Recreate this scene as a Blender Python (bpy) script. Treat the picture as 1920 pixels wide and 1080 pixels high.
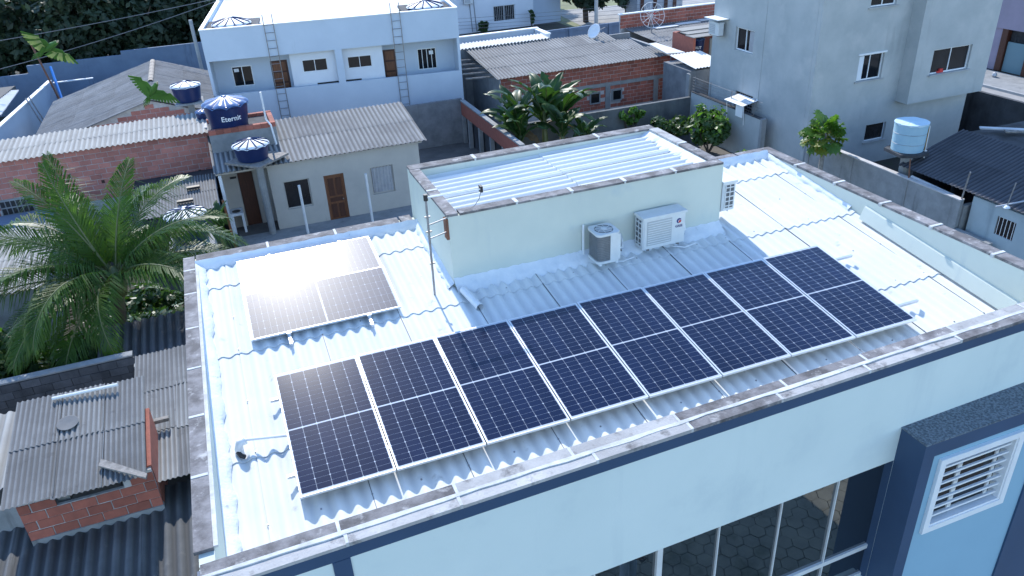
import bpy, bmesh, math, random
import numpy as np
from mathutils import Matrix, Vector
random.seed(7); rng = np.random.default_rng(7)
for o in list(bpy.data.objects): bpy.data.objects.remove(o)
S = bpy.context.scene
COL = S.collection
R = math.radians

# ------------------------------------------------------------------ camera
cam_d = bpy.data.cameras.new('camera'); cam = bpy.data.objects.new('camera', cam_d); COL.objects.link(cam)
cam_d.sensor_width = 36; cam_d.lens = 27.4016; cam_d.clip_start = .05; cam_d.clip_end = 2000
_r = Vector((0.930805, -0.362411, -0.047546)); _f = Vector((0.297405, 0.826541, -0.477893)); _u = _r.cross(_f)
cam.matrix_world = Matrix(((_r.x, _u.x, -_f.x, 0.110842), (_r.y, _u.y, -_f.y, -7.317097), (_r.z, _u.z, -_f.z, 6.334384), (0, 0, 0, 1)))
S.camera = cam
# ------------------------------------------------------------------ sky, sun, exposure
w = bpy.data.worlds.new('World'); S.world = w; w.use_nodes = True
nt = w.node_tree; nt.nodes.clear()
sky = nt.nodes.new('ShaderNodeTexSky'); sky.sky_type = 'NISHITA'; sky.sun_disc = False
SUN_EL, SUN_AZ = R(39.6), R(2.0)
sky.sun_elevation = SUN_EL; sky.sun_rotation = SUN_AZ; sky.altitude = 50; sky.air_density = 1.0; sky.dust_density = .0; sky.ozone_density = 3.5
bg = nt.nodes.new('ShaderNodeBackground'); bg.inputs[1].default_value = .15
wo = nt.nodes.new('ShaderNodeOutputWorld'); nt.links.new(sky.outputs[0], bg.inputs[0]); nt.links.new(bg.outputs[0], wo.inputs[0])
sd = bpy.data.lights.new('sun', 'SUN'); sd.energy = 2.15; sd.angle = R(.53); sd.color = (1, .96, .9)
sun = bpy.data.objects.new('sun', sd); COL.objects.link(sun)
sun.rotation_euler = (-(math.pi/2 - SUN_EL), 0, -SUN_AZ); sun.location = (0, 40, 40)
vs = S.view_settings; vs.view_transform = 'Standard'; vs.look = 'None'; vs.exposure = 1.4; vs.gamma = 1
S.render.engine = 'CYCLES'
S.cycles.max_bounces = 6; S.cycles.diffuse_bounces = 3; S.cycles.glossy_bounces = 3; S.cycles.transparent_max_bounces = 8
G = -6.9   # ground level; z = 0 is the surface of the front row of solar panels at its lower edge

# ------------------------------------------------------------------ materials
MATS = {}
def mat(name, c1, c2=None, sc=2.0, rough=.8, bump=0, bsc=30, streak=None, rand=0, metal=0, coat=0, spec=.5, spot=None, trans=0, lo=.35, hi=.65, bdist=.02, stretch=(1, 1, 1), valley=0):
    m = bpy.data.materials.new(name); m.use_nodes = True; t = m.node_tree; N = t.nodes; Lk = t.links
    b = N['Principled BSDF']; out = N['Material Output']
    b.inputs['Roughness'].default_value = rough; b.inputs['Metallic'].default_value = metal
    b.inputs['Specular IOR Level'].default_value = spec
    if coat: b.inputs['Coat Weight'].default_value = coat; b.inputs['Coat Roughness'].default_value = .08
    geo = N.new('ShaderNodeNewGeometry')
    mp = N.new('ShaderNodeMapping'); mp.inputs['Scale'].default_value = stretch; Lk.new(geo.outputs['Position'], mp.inputs[0])
    def noise(scale, det=6, src=mp):
        n = N.new('ShaderNodeTexNoise'); n.inputs['Scale'].default_value = scale; n.inputs['Detail'].default_value = det
        n.inputs['Roughness'].default_value = .62; Lk.new(src.outputs[0], n.inputs['Vector']); return n
    def ramp(n, a, z):
        r = N.new('ShaderNodeMapRange'); r.inputs[1].default_value = a; r.inputs[2].default_value = z
        Lk.new(n.outputs[0], r.inputs[0]); return r
    def mix(fac, a, bb, mode='MIX'):
        x = N.new('ShaderNodeMix'); x.data_type = 'RGBA'; x.blend_type = mode
        if hasattr(fac, 'outputs'): Lk.new(fac.outputs[0], x.inputs[0])
        else: x.inputs[0].default_value = fac
        for k, v in ((6, a), (7, bb)):
            if isinstance(v, (tuple, list)): x.inputs[k].default_value = (*v, 1)
            else: Lk.new(v, x.inputs[k])
        return x.outputs[2]
    col = c1
    if c2 is not None: col = mix(ramp(noise(sc), lo, hi), c1, c2)
    if spot:   # (colour, scale, threshold lo, hi)
        col = mix(ramp(noise(spot[1], 8), spot[2], spot[3]), col, spot[0])
    if streak: # (colour, strength lo, hi, horizontal scale)
        ms = N.new('ShaderNodeMapping'); ms.inputs['Scale'].default_value = (1, 1, .12); Lk.new(geo.outputs['Position'], ms.inputs[0])
        col = mix(ramp(noise(streak[3], 6, ms), streak[1], streak[2]), col, streak[0])
    if valley:  # darker towards the troughs of corrugated sheets
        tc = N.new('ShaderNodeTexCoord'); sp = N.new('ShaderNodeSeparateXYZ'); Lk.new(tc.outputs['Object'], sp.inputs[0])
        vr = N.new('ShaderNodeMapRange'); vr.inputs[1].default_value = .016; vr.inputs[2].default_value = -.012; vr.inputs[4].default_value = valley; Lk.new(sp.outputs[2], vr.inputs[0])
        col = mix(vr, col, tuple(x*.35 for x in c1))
    if rand:
        oi = N.new('ShaderNodeObjectInfo'); r = N.new('ShaderNodeMapRange'); r.inputs[3].default_value = 1-rand; r.inputs[4].default_value = 1+rand*.6
        Lk.new(oi.outputs['Random'], r.inputs[0])
        hsv = N.new('ShaderNodeHueSaturation'); Lk.new(r.outputs[0], hsv.inputs['Value'])
        if isinstance(col, (tuple, list)): hsv.inputs['Color'].default_value = (*col, 1)
        else: Lk.new(col, hsv.inputs['Color'])
        col = hsv.outputs[0]
    if isinstance(col, (tuple, list)): b.inputs['Base Color'].default_value = (*col, 1)
    else: Lk.new(col, b.inputs['Base Color'])
    if bump:
        bn = noise(bsc, 5); bp = N.new('ShaderNodeBump'); bp.inputs['Strength'].default_value = bump; bp.inputs['Distance'].default_value = bdist
        Lk.new(bn.outputs[0], bp.inputs['Height']); Lk.new(bp.outputs[0], b.inputs['Normal'])
    if trans:
        tr = N.new('ShaderNodeBsdfTranslucent'); mx = N.new('ShaderNodeMixShader'); mx.inputs[0].default_value = trans
        if isinstance(col, (tuple, list)): tr.inputs[0].default_value = (col[0]*1.6, col[1]*1.7, col[2]*.8, 1)
        else:
            br = mix(1.0, col, (1.7, 1.8, .7), 'MULTIPLY'); Lk.new(br, tr.inputs[0])
        Lk.new(b.outputs[0], mx.inputs[1]); Lk.new(tr.outputs[0], mx.inputs[2]); Lk.new(mx.outputs[0], out.inputs[0])
    MATS[name] = m; return m

mat('roof_white', (.74, .755, .745), (.67, .69, .685), 1.1, .75, spec=.12, bump=.15, bsc=60, spot=((.40, .41, .40), 4.0, .64, .80), valley=.10)
mat('lime_white', (.78, .80, .82), (.66, .70, .74), 3.0, .85, spec=.1, bump=.5, bsc=22, spot=((.30, .31, .33), 6, .66, .80))
mat('wall_pale', (.575, .615, .55), (.525, .57, .515), .9, .75, bump=.12, bsc=40, spot=((.46, .53, .52), 1.6, .60, .80), streak=((.44, .50, .49), .60, .82, 2.2))
mat('facade_pale', (.67, .755, .73), (.62, .71, .69), .45, .75, bump=.10, bsc=50, streak=((.50, .59, .60), .56, .84, 1.1), spot=((.56, .65, .65), .9, .58, .8))
mat('panel_blue', (.26, .44, .56), (.245, .42, .54), 1, .75, bump=.06, bsc=90)
mat('facade_navy', (.035, .075, .15), (.03, .065, .13), 1, .6, bump=.05, bsc=80)
mat('coping', (.24, .23, .235), (.105, .098, .10), 3.2, .85, bump=.4, bsc=40, spot=((.46, .45, .44), 6, .57, .72), rand=.2, lo=.40, hi=.60)
mat('coping_light', (.46, .455, .45), (.34, .335, .33), 3, .85, bump=.4, bsc=40, spot=((.13, .125, .125), 4.5, .54, .70), rand=.15)
mat('mortar_white', (.62, .63, .63), (.42, .43, .43), 6, .85, bump=.3, bsc=50)
mat('granite_top', (.24, .29, .33), (.10, .13, .16), 28, .85, bump=1.0, bsc=45, lo=.42, hi=.58, bdist=.05)
mat('alu', (.78, .79, .80), None, rough=.38, metal=.55)
mat('rail_alu', (.62, .64, .66), None, rough=.4, metal=.6)
mat('white_pvc', (.78, .79, .79), (.70, .71, .72), 4, .45)
mat('white_paint', (.80, .82, .83), (.74, .76, .78), 3, .5)
mat('ac_cream', (.66, .68, .68), (.60, .62, .62), 5, .5)
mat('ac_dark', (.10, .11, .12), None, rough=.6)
mat('coil_grey', (.17, .18, .19), (.13, .14, .15), 20, .6)
mat('ac_grille', (.42, .44, .45), None, rough=.5)
mat('dark_plastic', (.02, .02, .022), None, rough=.5)
mat('steel', (.33, .34, .36), (.24, .22, .21), 9, .45, metal=.7)
mat('rust', (.22, .09, .05), (.12, .06, .04), 9, .85)
mat('glass_dark', (.010, .012, .015), None, rough=.05, spec=.35)
mat('glass_open', (.010, .010, .012), (.02, .02, .024), 2, rough=.25)
mat('tank_blue', (.008, .020, .085), (.010, .026, .10), 4, .35, spec=.5)
mat('tank_lid', (.05, .11, .26), (.07, .14, .30), 4, .34, spec=.8)
mat('tank_cyan', (.27, .44, .54), (.33, .49, .58), 2, .75, bump=.2, bsc=20, streak=((.10, .16, .2), .60, .8, 3))
mat('tank_cyan_lid', (.42, .58, .68), (.52, .66, .74), 3, .7, bump=.2)
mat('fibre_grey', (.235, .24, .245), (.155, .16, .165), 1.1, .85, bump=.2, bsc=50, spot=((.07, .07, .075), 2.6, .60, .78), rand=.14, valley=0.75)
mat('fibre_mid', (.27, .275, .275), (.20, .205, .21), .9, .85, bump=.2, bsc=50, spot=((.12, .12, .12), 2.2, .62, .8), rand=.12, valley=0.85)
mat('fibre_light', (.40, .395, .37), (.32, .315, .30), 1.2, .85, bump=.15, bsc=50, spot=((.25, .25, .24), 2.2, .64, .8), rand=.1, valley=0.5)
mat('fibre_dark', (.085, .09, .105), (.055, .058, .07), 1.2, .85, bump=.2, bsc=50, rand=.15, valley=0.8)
mat('fibre_low', (.125, .13, .135), (.075, .08, .085), 1.1, .85, bump=.2, bsc=50, rand=.3, valley=.7, spot=((.20, .20, .195), 2.4, .6, .8))  # darker variant of fibre_grey: the low roof's shadow is put into its colour
mat('fibre_white', (.68, .68, .67), (.60, .60, .60), 2, .8)
mat('brick', (.40, .13, .09), (.32, .105, .075), 5, .85, bump=.25, bsc=30, rand=.28, spot=((.20, .10, .085), 3, .62, .8))
mat('brick_pink', (.52, .215, .175), (.43, .175, .145), 4, .85, bump=.25, bsc=30, rand=.22, spot=((.42, .30, .27), 3, .62, .85))
mat('brick_hole', (.06, .03, .025), None, rough=.9)
mat('mortar_grey', (.56, .54, .53), (.42, .41, .40), 5, .9, bump=.3, bsc=40)
mat('concrete', (.30, .31, .315), (.22, .23, .235), 2, .9, bump=.25, bsc=35, streak=((.10, .10, .105), .60, .80, 2.5))
mat('render_grey', (.44, .465, .465), (.36, .39, .395), .7, .88, bump=.2, bsc=40, streak=((.20, .21, .215), .60, .86, .8), spot=((.50, .51, .50), .8, .52, .78))
mat('wall_dull', (.15, .16, .165), (.10, .108, .112), 1.5, .9, bump=.3, bsc=30, streak=((.05, .055, .06), .56, .8, 1.2))
mat('block_dark', (.115, .12, .135), (.07, .075, .085), 2, .9, bump=.3, bsc=30, rand=.3, streak=((.03, .03, .035), .5, .75, 1.6))
mat('block_grey', (.24, .25, .265), (.16, .17, .185), 2, .9, bump=.3, bsc=30, rand=.22, streak=((.06, .06, .07), .6, .8, 1.6))
mat('wall_blue', (.17, .235, .33), (.135, .19, .275), 1, .88, bump=.2, bsc=30, streak=((.05, .07, .11), .60, .82, 1.5))
mat('wall_dark', (.07, .075, .085), (.035, .037, .042), 1, .9, bump=.2, streak=((.015, .015, .017), .52, .72, 1.5))
mat('wall_smallhouse', (.40, .47, .50), (.33, .40, .43), 1, .85, streak=((.09, .11, .13), .52, .80, .8), spot=((.20, .24, .26), .9, .56, .76))
mat('beige', (.50, .475, .43), (.44, .42, .385), 1.2, .85, bump=.1, streak=((.30, .285, .26), .64, .85, 1.5))
mat('white_block', (.53, .61, .70), (.49, .57, .66), .8, .8, bump=.08, streak=((.38, .45, .52), .66, .85, 2))
mat('white_inner', (.72, .76, .80), (.66, .70, .75), .8, .8)
mat('wood_dark', (.085, .028, .015), (.055, .018, .01), 6, .5, bump=.2, stretch=(4, 4, .5))
mat('wood_brown', (.22, .085, .035), (.13, .05, .025), 5, .5, bump=.2, stretch=(4, 4, .5))
mat('wood_grey', (.30, .28, .26), (.16, .15, .14), 8, .85, bump=.5, bsc=30)
mat('curtain', (.42, .42, .43), (.34, .34, .36), 4, .9)
mat('asphalt', (.34, .33, .315), (.26, .255, .25), 1.2, .95, bump=.2)
mat('soil', (.055, .048, .038), (.035, .032, .026), 1.3, .95, bump=.5, bsc=8, spot=((.03, .045, .02), 2.0, .52, .7))
mat('yard', (.15, .14, .13), (.10, .095, .09), 1.5, .95, bump=.4, bsc=12)
mat('paver', (.24, .23, .18), (.17, .165, .135), 2, .9, bump=.3, bsc=25, spot=((.05, .06, .035), 1.5, .55, .75))
mat('grass', (.20, .22, .11), (.15, .16, .09), .8, .95)
mat('bark', (.12, .09, .065), (.065, .05, .04), 6, .9, bump=.6, bsc=20, stretch=(1, 1, .4))
mat('palm_leaf', (.038, .088, .014), (.066, .130, .020), 2.5, .42, trans=.36, spec=.32)
mat('palm_young', (.075, .15, .02), (.05, .11, .018), 2.5, .42, trans=.42, spec=.3)
mat('palm_dry', (.20, .15, .06), (.12, .10, .04), 3, .6, trans=.3)
mat('palm_rib', (.10, .13, .045), (.13, .14, .05), 3, .5)
mat('banana_leaf', (.024, .060, .018), (.042, .095, .024), 2.5, .45, trans=.25, spec=.4)
mat('banana_old', (.16, .10, .05), (.10, .07, .04), 5, .8, trans=.2)
mat('papaya_leaf', (.065, .15, .025), (.10, .20, .03), 3, .45, trans=.4)
mat('papaya_yellow', (.22, .22, .03), (.14, .19, .03), 3, .5, trans=.4)
mat('bush_leaf', (.030, .070, .020), (.055, .11, .025), 1.6, .45, trans=.3)
mat('forest_leaf', (.012, .026, .012), (.024, .045, .018), .35, .6, trans=.15)
mat('forest_leaf_b', (.020, .038, .018), (.032, .056, .026), .35, .6, trans=.15)
mat('flower_yellow', (.45, .26, .02), (.25, .14, .02), 6, .6, trans=.3)
mat('bird_green', (.045, .14, .02), (.07, .19, .025), 14, .65, trans=.1)
mat('bird_backlit', (.26, .36, .10), (.42, .48, .24), 14, .65, trans=.2)  # backlight and blur on the wings, put into a pale feather colour
mat('bird_beak', (.45, .36, .22), None, rough=.5)
mat('wire', (.18, .18, .19), None, rough=.6)
mat('skin', (.16, .085, .06), None, rough=.6)
mat('cloth_white', (.52, .60, .70), (.46, .54, .64), 9, .9)
mat('cloth_trouser', (.30, .36, .44), None, rough=.9)
mat('hair', (.015, .012, .01), None, rough=.6)
mat('tile_ridge', (.30, .25, .2), (.42, .38, .33), 14, .85)
mat('tarp_white', (.80, .80, .80), None, rough=.7)
mat('blue_pipe', (.02, .22, .62), None, rough=.4)
mat('red', (.55, .03, .03), None, rough=.5)
mat('logo_navy', (.015, .03, .16), None, rough=.5)
mat('text_white', (.85, .86, .87), None, rough=.6)
mat('tin', (.45, .47, .50), (.36, .38, .42), 2, .5, metal=.3)
mat('gate_blue', (.06, .10, .19), (.05, .085, .16), 1, .6)
mat('gate_teal', (.14, .24, .28), None, rough=.6)
mat('facade_lilac', (.30, .26, .33), (.26, .23, .29), 1, .85)
mat('pole_concrete', (.42, .43, .43), (.34, .35, .35), 3, .9)
# photovoltaic cells under glass: one laminate, the coat is its front glass
def pv(name, c1, c2, rough=.3, spec=.018):
    m = mat(name, c1, c2, 1.1, rough, coat=1.0, spec=spec, rand=.12); b = m.node_tree.nodes['Principled BSDF']
    b.inputs['Coat Roughness'].default_value = .10; b.inputs['Coat IOR'].default_value = 1.36; return m
pv('cell', (.003, .008, .034), (.006, .013, .046))
pv('backsheet', (.52, .56, .62), (.50, .54, .60))
pv('cell_dusty', (.012, .018, .045), (.018, .024, .058), .40, .16)   # the rear pair carries a film of dust
pv('backsheet_dusty', (.42, .46, .52), (.40, .44, .50), .40, .16)
# glazing of the facade: tinted, mirrors the paved yard
g = mat('glass_facade', (.012, .018, .022), None, rough=.02, spec=1.0); g.node_tree.nodes['Principled BSDF'].inputs['IOR'].default_value = 2.1

# ------------------------------------------------------------------ helpers
WM = {}                                   # world matrices, kept by hand (no depsgraph needed)
I4 = Matrix.Identity(4)
def T(x, y=0, z=0): return Matrix.Translation((x, y, z))
def RZ(a): return Matrix.Rotation(a, 4, 'Z')
def RX(a): return Matrix.Rotation(a, 4, 'X')
def RY(a): return Matrix.Rotation(a, 4, 'Y')
def frame(o, x, y):
    x = Vector(x).normalized(); z = x.cross(Vector(y)).normalized(); y = z.cross(x)
    return Matrix(((x.x, y.x, z.x, o[0]), (x.y, y.y, z.y, o[1]), (x.z, y.z, z.z, o[2]), (0, 0, 0, 1)))
def put(o, F, parent=None):
    COL.objects.link(o); WM[o] = F.copy()
    if parent is not None: o.parent = parent; o.matrix_basis = WM[parent].inverted() @ F
    else: o.matrix_basis = F
    return o
def tag(o, label=None, cat=None, group=None, kind=None):
    if label: o['label'] = label
    if cat: o['category'] = cat
    if group: o['group'] = group
    if kind: o['kind'] = kind
    return o
def thing(name, label, cat, loc=(0, 0, 0), rz=0, group=None, F=None):
    o = bpy.data.objects.new(name, None); o.empty_display_size = .3
    put(o, F if F is not None else T(*loc) @ RZ(rz)); return tag(o, label, cat, group)
class MB:
    def __init__(s): s.v = []; s.f = []; s.m = []; s.k = 0
    def add(s, v, f):
        n = len(s.v); s.v += [tuple(p) for p in v]; s.f += [tuple(i+n for i in q) for q in f]; s.m += [s.k]*len(f); return s
    def hexa(s, p):   # p: 4 bottom (ccw) + 4 top
        return s.add(p, [(3, 2, 1, 0), (4, 5, 6, 7), (0, 1, 5, 4), (1, 2, 6, 5), (2, 3, 7, 6), (3, 0, 4, 7)])
    def box(s, x0, y0, z0, x1, y1, z1):
        return s.hexa([(x0, y0, z0), (x1, y0, z0), (x1, y1, z0), (x0, y1, z0), (x0, y0, z1), (x1, y0, z1), (x1, y1, z1), (x0, y1, z1)])
    def quad(s, a, b, c, d): return s.add([a, b, c, d], [(0, 1, 2, 3)])
    def prism(s, pts, z0, z1):   # convex or simple polygon (ccw) extruded in z
        n = len(pts)
        return s.add([(p[0], p[1], z0) for p in pts]+[(p[0], p[1], z1) for p in pts], [tuple(range(n))[::-1], tuple(range(n, 2*n))]+[(i, (i+1) % n, n+(i+1) % n, n+i) for i in range(n)])
    def prism_y(s, pts, y0, y1):   # polygon in x,z extruded along y
        n = len(pts)
        return s.add([(p[0], y0, p[1]) for p in pts]+[(p[0], y1, p[1]) for p in pts], [tuple(range(n)), tuple(range(n, 2*n))[::-1]]+[(i, n+i, n+(i+1) % n, (i+1) % n) for i in range(n)])
    def tube(s, pts, r, n=8, caps=True):
        pts = [Vector(p) for p in pts]; rr = r if isinstance(r, (list, tuple)) else [r]*len(pts)
        d0 = (pts[1]-pts[0]).normalized(); a = Vector((0, 0, 1)) if abs(d0.z) < .9 else Vector((1, 0, 0)); u = d0.cross(a).normalized()
        V = []
        for i, p in enumerate(pts):
            d = (pts[min(i+1, len(pts)-1)]-pts[max(i-1, 0)]).normalized(); u = (u-d*u.dot(d)).normalized(); w_ = d.cross(u)
            for k in range(n):
                t = 2*math.pi*k/n; V.append(p+(u*math.cos(t)+w_*math.sin(t))*rr[i])
        Fc = [(i*n+k, i*n+(k+1) % n, (i+1)*n+(k+1) % n, (i+1)*n+k) for i in range(len(pts)-1) for k in range(n)]
        if caps: Fc += [tuple(range(n))[::-1], tuple(range((len(pts)-1)*n, len(pts)*n))]
        return s.add(V, Fc)
    def lathe(s, prof, c=(0, 0, 0), n=24, closed=True):
        V = [(c[0]+r*math.cos(2*math.pi*k/n), c[1]+r*math.sin(2*math.pi*k/n), c[2]+z) for r, z in prof for k in range(n)]
        Fc = [(i*n+k, i*n+(k+1) % n, (i+1)*n+(k+1) % n, (i+1)*n+k) for i in range(len(prof)-1) for k in range(n)]
        if closed: Fc += [tuple(range(n))[::-1], tuple(range((len(prof)-1)*n, len(prof)*n))]
        return s.add(V, Fc)
    def wall(s, x0, x1, z0, z1, th, holes=()):   # wall in the x,z plane, front at y=0, back at y=th, with rectangular openings
        xs = sorted({x0, x1, *[h[0] for h in holes], *[h[1] for h in holes]}); zs = sorted({z0, z1, *[h[2] for h in holes], *[h[3] for h in holes]})
        inh = lambda a, b: any(h[0] < a < h[1] and h[2] < b < h[3] for h in holes)
        for i in range(len(xs)-1):
            for j in range(len(zs)-1):
                a, b, c, d = xs[i], xs[i+1], zs[j], zs[j+1]
                if inh((a+b)/2, (c+d)/2): continue
                s.quad((a, 0, c), (b, 0, c), (b, 0, d), (a, 0, d)); s.quad((a, th, d), (b, th, d), (b, th, c), (a, th, c))
        for (a, b, c, d) in list(holes):
            s.quad((a, 0, c), (a, th, c), (b, th, c), (b, 0, c)); s.quad((a, 0, d), (b, 0, d), (b, th, d), (a, th, d))
            s.quad((a, 0, c), (a, 0, d), (a, th, d), (a, th, c)); s.quad((b, 0, c), (b, th, c), (b, th, d), (b, 0, d))
        a, b, c, d = x0, x1, z0, z1
        s.quad((a, 0, d), (b, 0, d), (b, th, d), (a, th, d)); s.quad((a, 0, c), (a, th, c), (b, th, c), (b, 0, c))
        s.quad((a, 0, c), (a, 0, d), (a, th, d), (a, th, c)); s.quad((b, 0, c), (b, th, c), (b, th, d), (b, 0, d)); return s
    def mesh(s, name, mats, smooth=False):
        me = bpy.data.meshes.new(name); me.from_pydata(s.v, [], s.f)
        for k in ([mats] if isinstance(mats, str) else mats): me.materials.append(MATS[k])
        if s.k or any(s.m): me.polygons.foreach_set('material_index', s.m)
        if smooth: me.polygons.foreach_set('use_smooth', [True]*len(s.f))
        me.update(); return me
    def build(s, name, mats, parent=None, F=None, smooth=False, **kw):
        o = bpy.data.objects.new(name, None if not s.v else s.mesh(name, mats, smooth)); F = F if F is not None else I4
        if parent is None and F == I4:      # a thing that is one mesh: origin at its base
            a = np.array(s.v); c = Vector(((a[:, 0].min()+a[:, 0].max())/2, (a[:, 1].min()+a[:, 1].max())/2, a[:, 2].min()))
            o.data.transform(T(*(-c))); F = T(*c)
        put(o, F, parent); tag(o, **kw); return o
def inst(me, name, F, parent=None, **kw): return tag(put(bpy.data.objects.new(name, me), F, parent), **kw)
def fixnormals(o):
    bm = bmesh.new(); bm.from_mesh(o.data); bmesh.ops.recalc_face_normals(bm, faces=bm.faces); bm.to_mesh(o.data); bm.free(); return o

_sheets = {}
def sheet_mesh(wd, ln, pitch, amp, th, m, n):
    key = (round(wd, 3), round(ln, 3), pitch, amp, th, m, n)
    if key in _sheets: return _sheets[key]
    b = MB(); N = max(3, int(round(wd/pitch*n))); ext = pitch*.45
    xs = [(wd+ext)*i/N for i in range(N+1)]; zz = [amp*math.cos(2*math.pi*x/pitch) for x in xs]
    lift = th*1.6
    k = N+1
    T0, T1 = [(x, 0, z+lift) for x, z in zip(xs, zz)], [(x, ln, z) for x, z in zip(xs, zz)]
    B0, B1 = [(x, 0, z+lift-th) for x, z in zip(xs, zz)], [(x, ln, z-th) for x, z in zip(xs, zz)]
    V = T0+T1+B0+B1+T0+B0+T1+B1+[T0[0], T1[0], B1[0], B0[0], T0[-1], B0[-1], B1[-1], T1[-1]]; Fc = []
    for i in range(N): Fc += [(i, i+1, k+i+1, k+i), (2*k+i+1, 2*k+i, 3*k+i, 3*k+i+1), (4*k+i+1, 4*k+i, 5*k+i, 5*k+i+1), (6*k+i, 6*k+i+1, 7*k+i+1, 7*k+i)]
    Fc += [(8*k, 8*k+1, 8*k+2, 8*k+3), (8*k+4, 8*k+5, 8*k+6, 8*k+7)]
    b.add(V, Fc); _sheets[key] = b.mesh('roof_sheet', m, True)
    me = _sheets[key]
    return me
def corr(parent, O, U, V, Wd, Ln, m, pitch=.2, amp=.025, sw=1.2, sl=2.2, th=.008, n=8, name='roof_sheet', jit=.0, skip=()):
    """corrugated roof of single sheets: O eave corner, U across the waves, V up the slope"""
    U = Vector(U).normalized(); V = Vector(V).normalized(); Nn = U.cross(V).normalized(); O = Vector(O); out = []
    nr = max(1, math.ceil(Ln/sl-.05)); nc = max(1, math.ceil(Wd/sw-.05)); sl_ = Ln/nr
    for j in range(nr):
        for i in range(nc):
            if (i, j) in skip: continue
            wd = min(sw, Wd-i*sw); ov = .14 if j < nr-1 else 0
            mm = m
            if m in ('fibre_grey', 'fibre_mid') and random.random() < .07: mm = 'fibre_mid' if m == 'fibre_grey' else 'fibre_grey'
            me = sheet_mesh(wd, sl_+ov, pitch, amp, th, mm, n)
            p = O+U*(i*sw)+V*(j*sl_+random.uniform(-jit, jit))+Nn*(.003*(i % 2))
            a = U+V*random.uniform(-.012, .012)*(1 if jit else .2)
            out.append(inst(me, name, frame(p, a, V), parent))
    return out
def bricks(parent, O, U, wd, ht, bl, bh, m='brick', th=.05, j=.02, clip=None, name='brick', V=(0, 0, 1), holes=(), skip=0, proud=.008, hollow=0):
    """running-bond wall face: single bricks, front at local -y; O lower left corner of the face"""
    U = Vector(U).normalized(); V = Vector(V); Nn = U.cross(V); F0 = frame(O, U, -Nn)   # local x=U, y=-N (into wall), z=V
    def bmesh_(l):
        return MB().box(0, 0, 0, l-j, th, bh-j).mesh('brick', m)
    full, half = bmesh_(bl), bmesh_(bl/2)
    rows = int(ht/bh+.3)
    for r in range(rows):
        x = 0 if r % 2 == 0 else -bl/2
        while x < wd-.02:
            l, me, xx = bl, full, x
            if x < -.01: l, me, xx = bl/2, half, 0
            elif x+bl > wd+.05:
                if x+bl/2 > wd+.05: break
                l, me = bl/2, half
            cx, cz = xx+l/2, (r+.5)*bh
            ok = (clip is None or clip(cx, cz)) and not any(h[0] < cx < h[1] and h[2] < cz < h[3] for h in holes) and random.random() >= skip
            if ok: inst(me, name, F0 @ T(xx+random.uniform(-.004, .004), -proud-random.uniform(0, .010), r*bh+random.uniform(-.003, .003)) @ RY(R(random.uniform(-.7, .7))), parent)
            if ok and random.random() < hollow: MB().box(0, 0, 0, min(l*.28, .12), .01, bh*.6).build('brick_opening', 'brick_hole', parent, F0 @ T(xx+l*.3, -proud-.017, r*bh+bh*.15))
            x = xx+l if x < -.01 else x+bl
def window(parent, F, x0, x1, z0, z1, fm='white_paint', gm='glass_dark', n=2, d=.09, fw=.05, bars=0, name='window', barm='white_paint', label=None):
    """window in an opening of a wall lying in local x,z with its front at y=0; frame with panes as sub-parts"""
    b = MB(); a = .004; y0, y1 = d-.03, d+.03
    b.box(x0+a, y0, z0+a, x0+fw, y1, z1-a).box(x1-fw, y0, z0+a, x1-a, y1, z1-a).box(x0+fw, y0, z0+a, x1-fw, y1, z0+fw).box(x0+fw, y0, z1-fw, x1-fw, y1, z1-a)
    for i in range(1, n):
        x = x0+(x1-x0)*i/n; b.box(x-fw*.4, y0+.004, z0+fw, x+fw*.4, y1-.004, z1-fw)
    o = b.build(name, fm, parent, F, label=label)
    for i in range(n):
        a0 = x0+(x1-x0)*i/n+fw*.4; a1 = x0+(x1-x0)*(i+1)/n-fw*.4
        MB().box(a0, d+.002+.01*(i % 2), z0+fw*.9, a1, d+.008+.01*(i % 2), z1-fw*.9).build('pane', gm, o, F)
    for i in range(bars):
        x = x0+(x1-x0)*(i+.5)/bars; MB().tube([(x, d-.06, z0), (x, d-.06, z1)], .010, 6).build('bar', barm, o, F)
    return o
def text_mesh(txt, size, m, name, bold=0):
    cu = bpy.data.curves.new(name, 'FONT'); cu.body = txt; cu.size = size; cu.align_x = 'CENTER'; cu.align_y = 'CENTER'; cu.offset = bold; cu.extrude = .0015
    o = bpy.data.objects.new('tmp_text', cu); COL.objects.link(o); dg = bpy.context.evaluated_depsgraph_get(); dg.update()
    me = bpy.data.meshes.new_from_object(o.evaluated_get(dg)); bpy.data.objects.remove(o); bpy.data.curves.remove(cu)
    me.materials.clear(); me.materials.append(MATS[m]); me.name = name; return me
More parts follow.
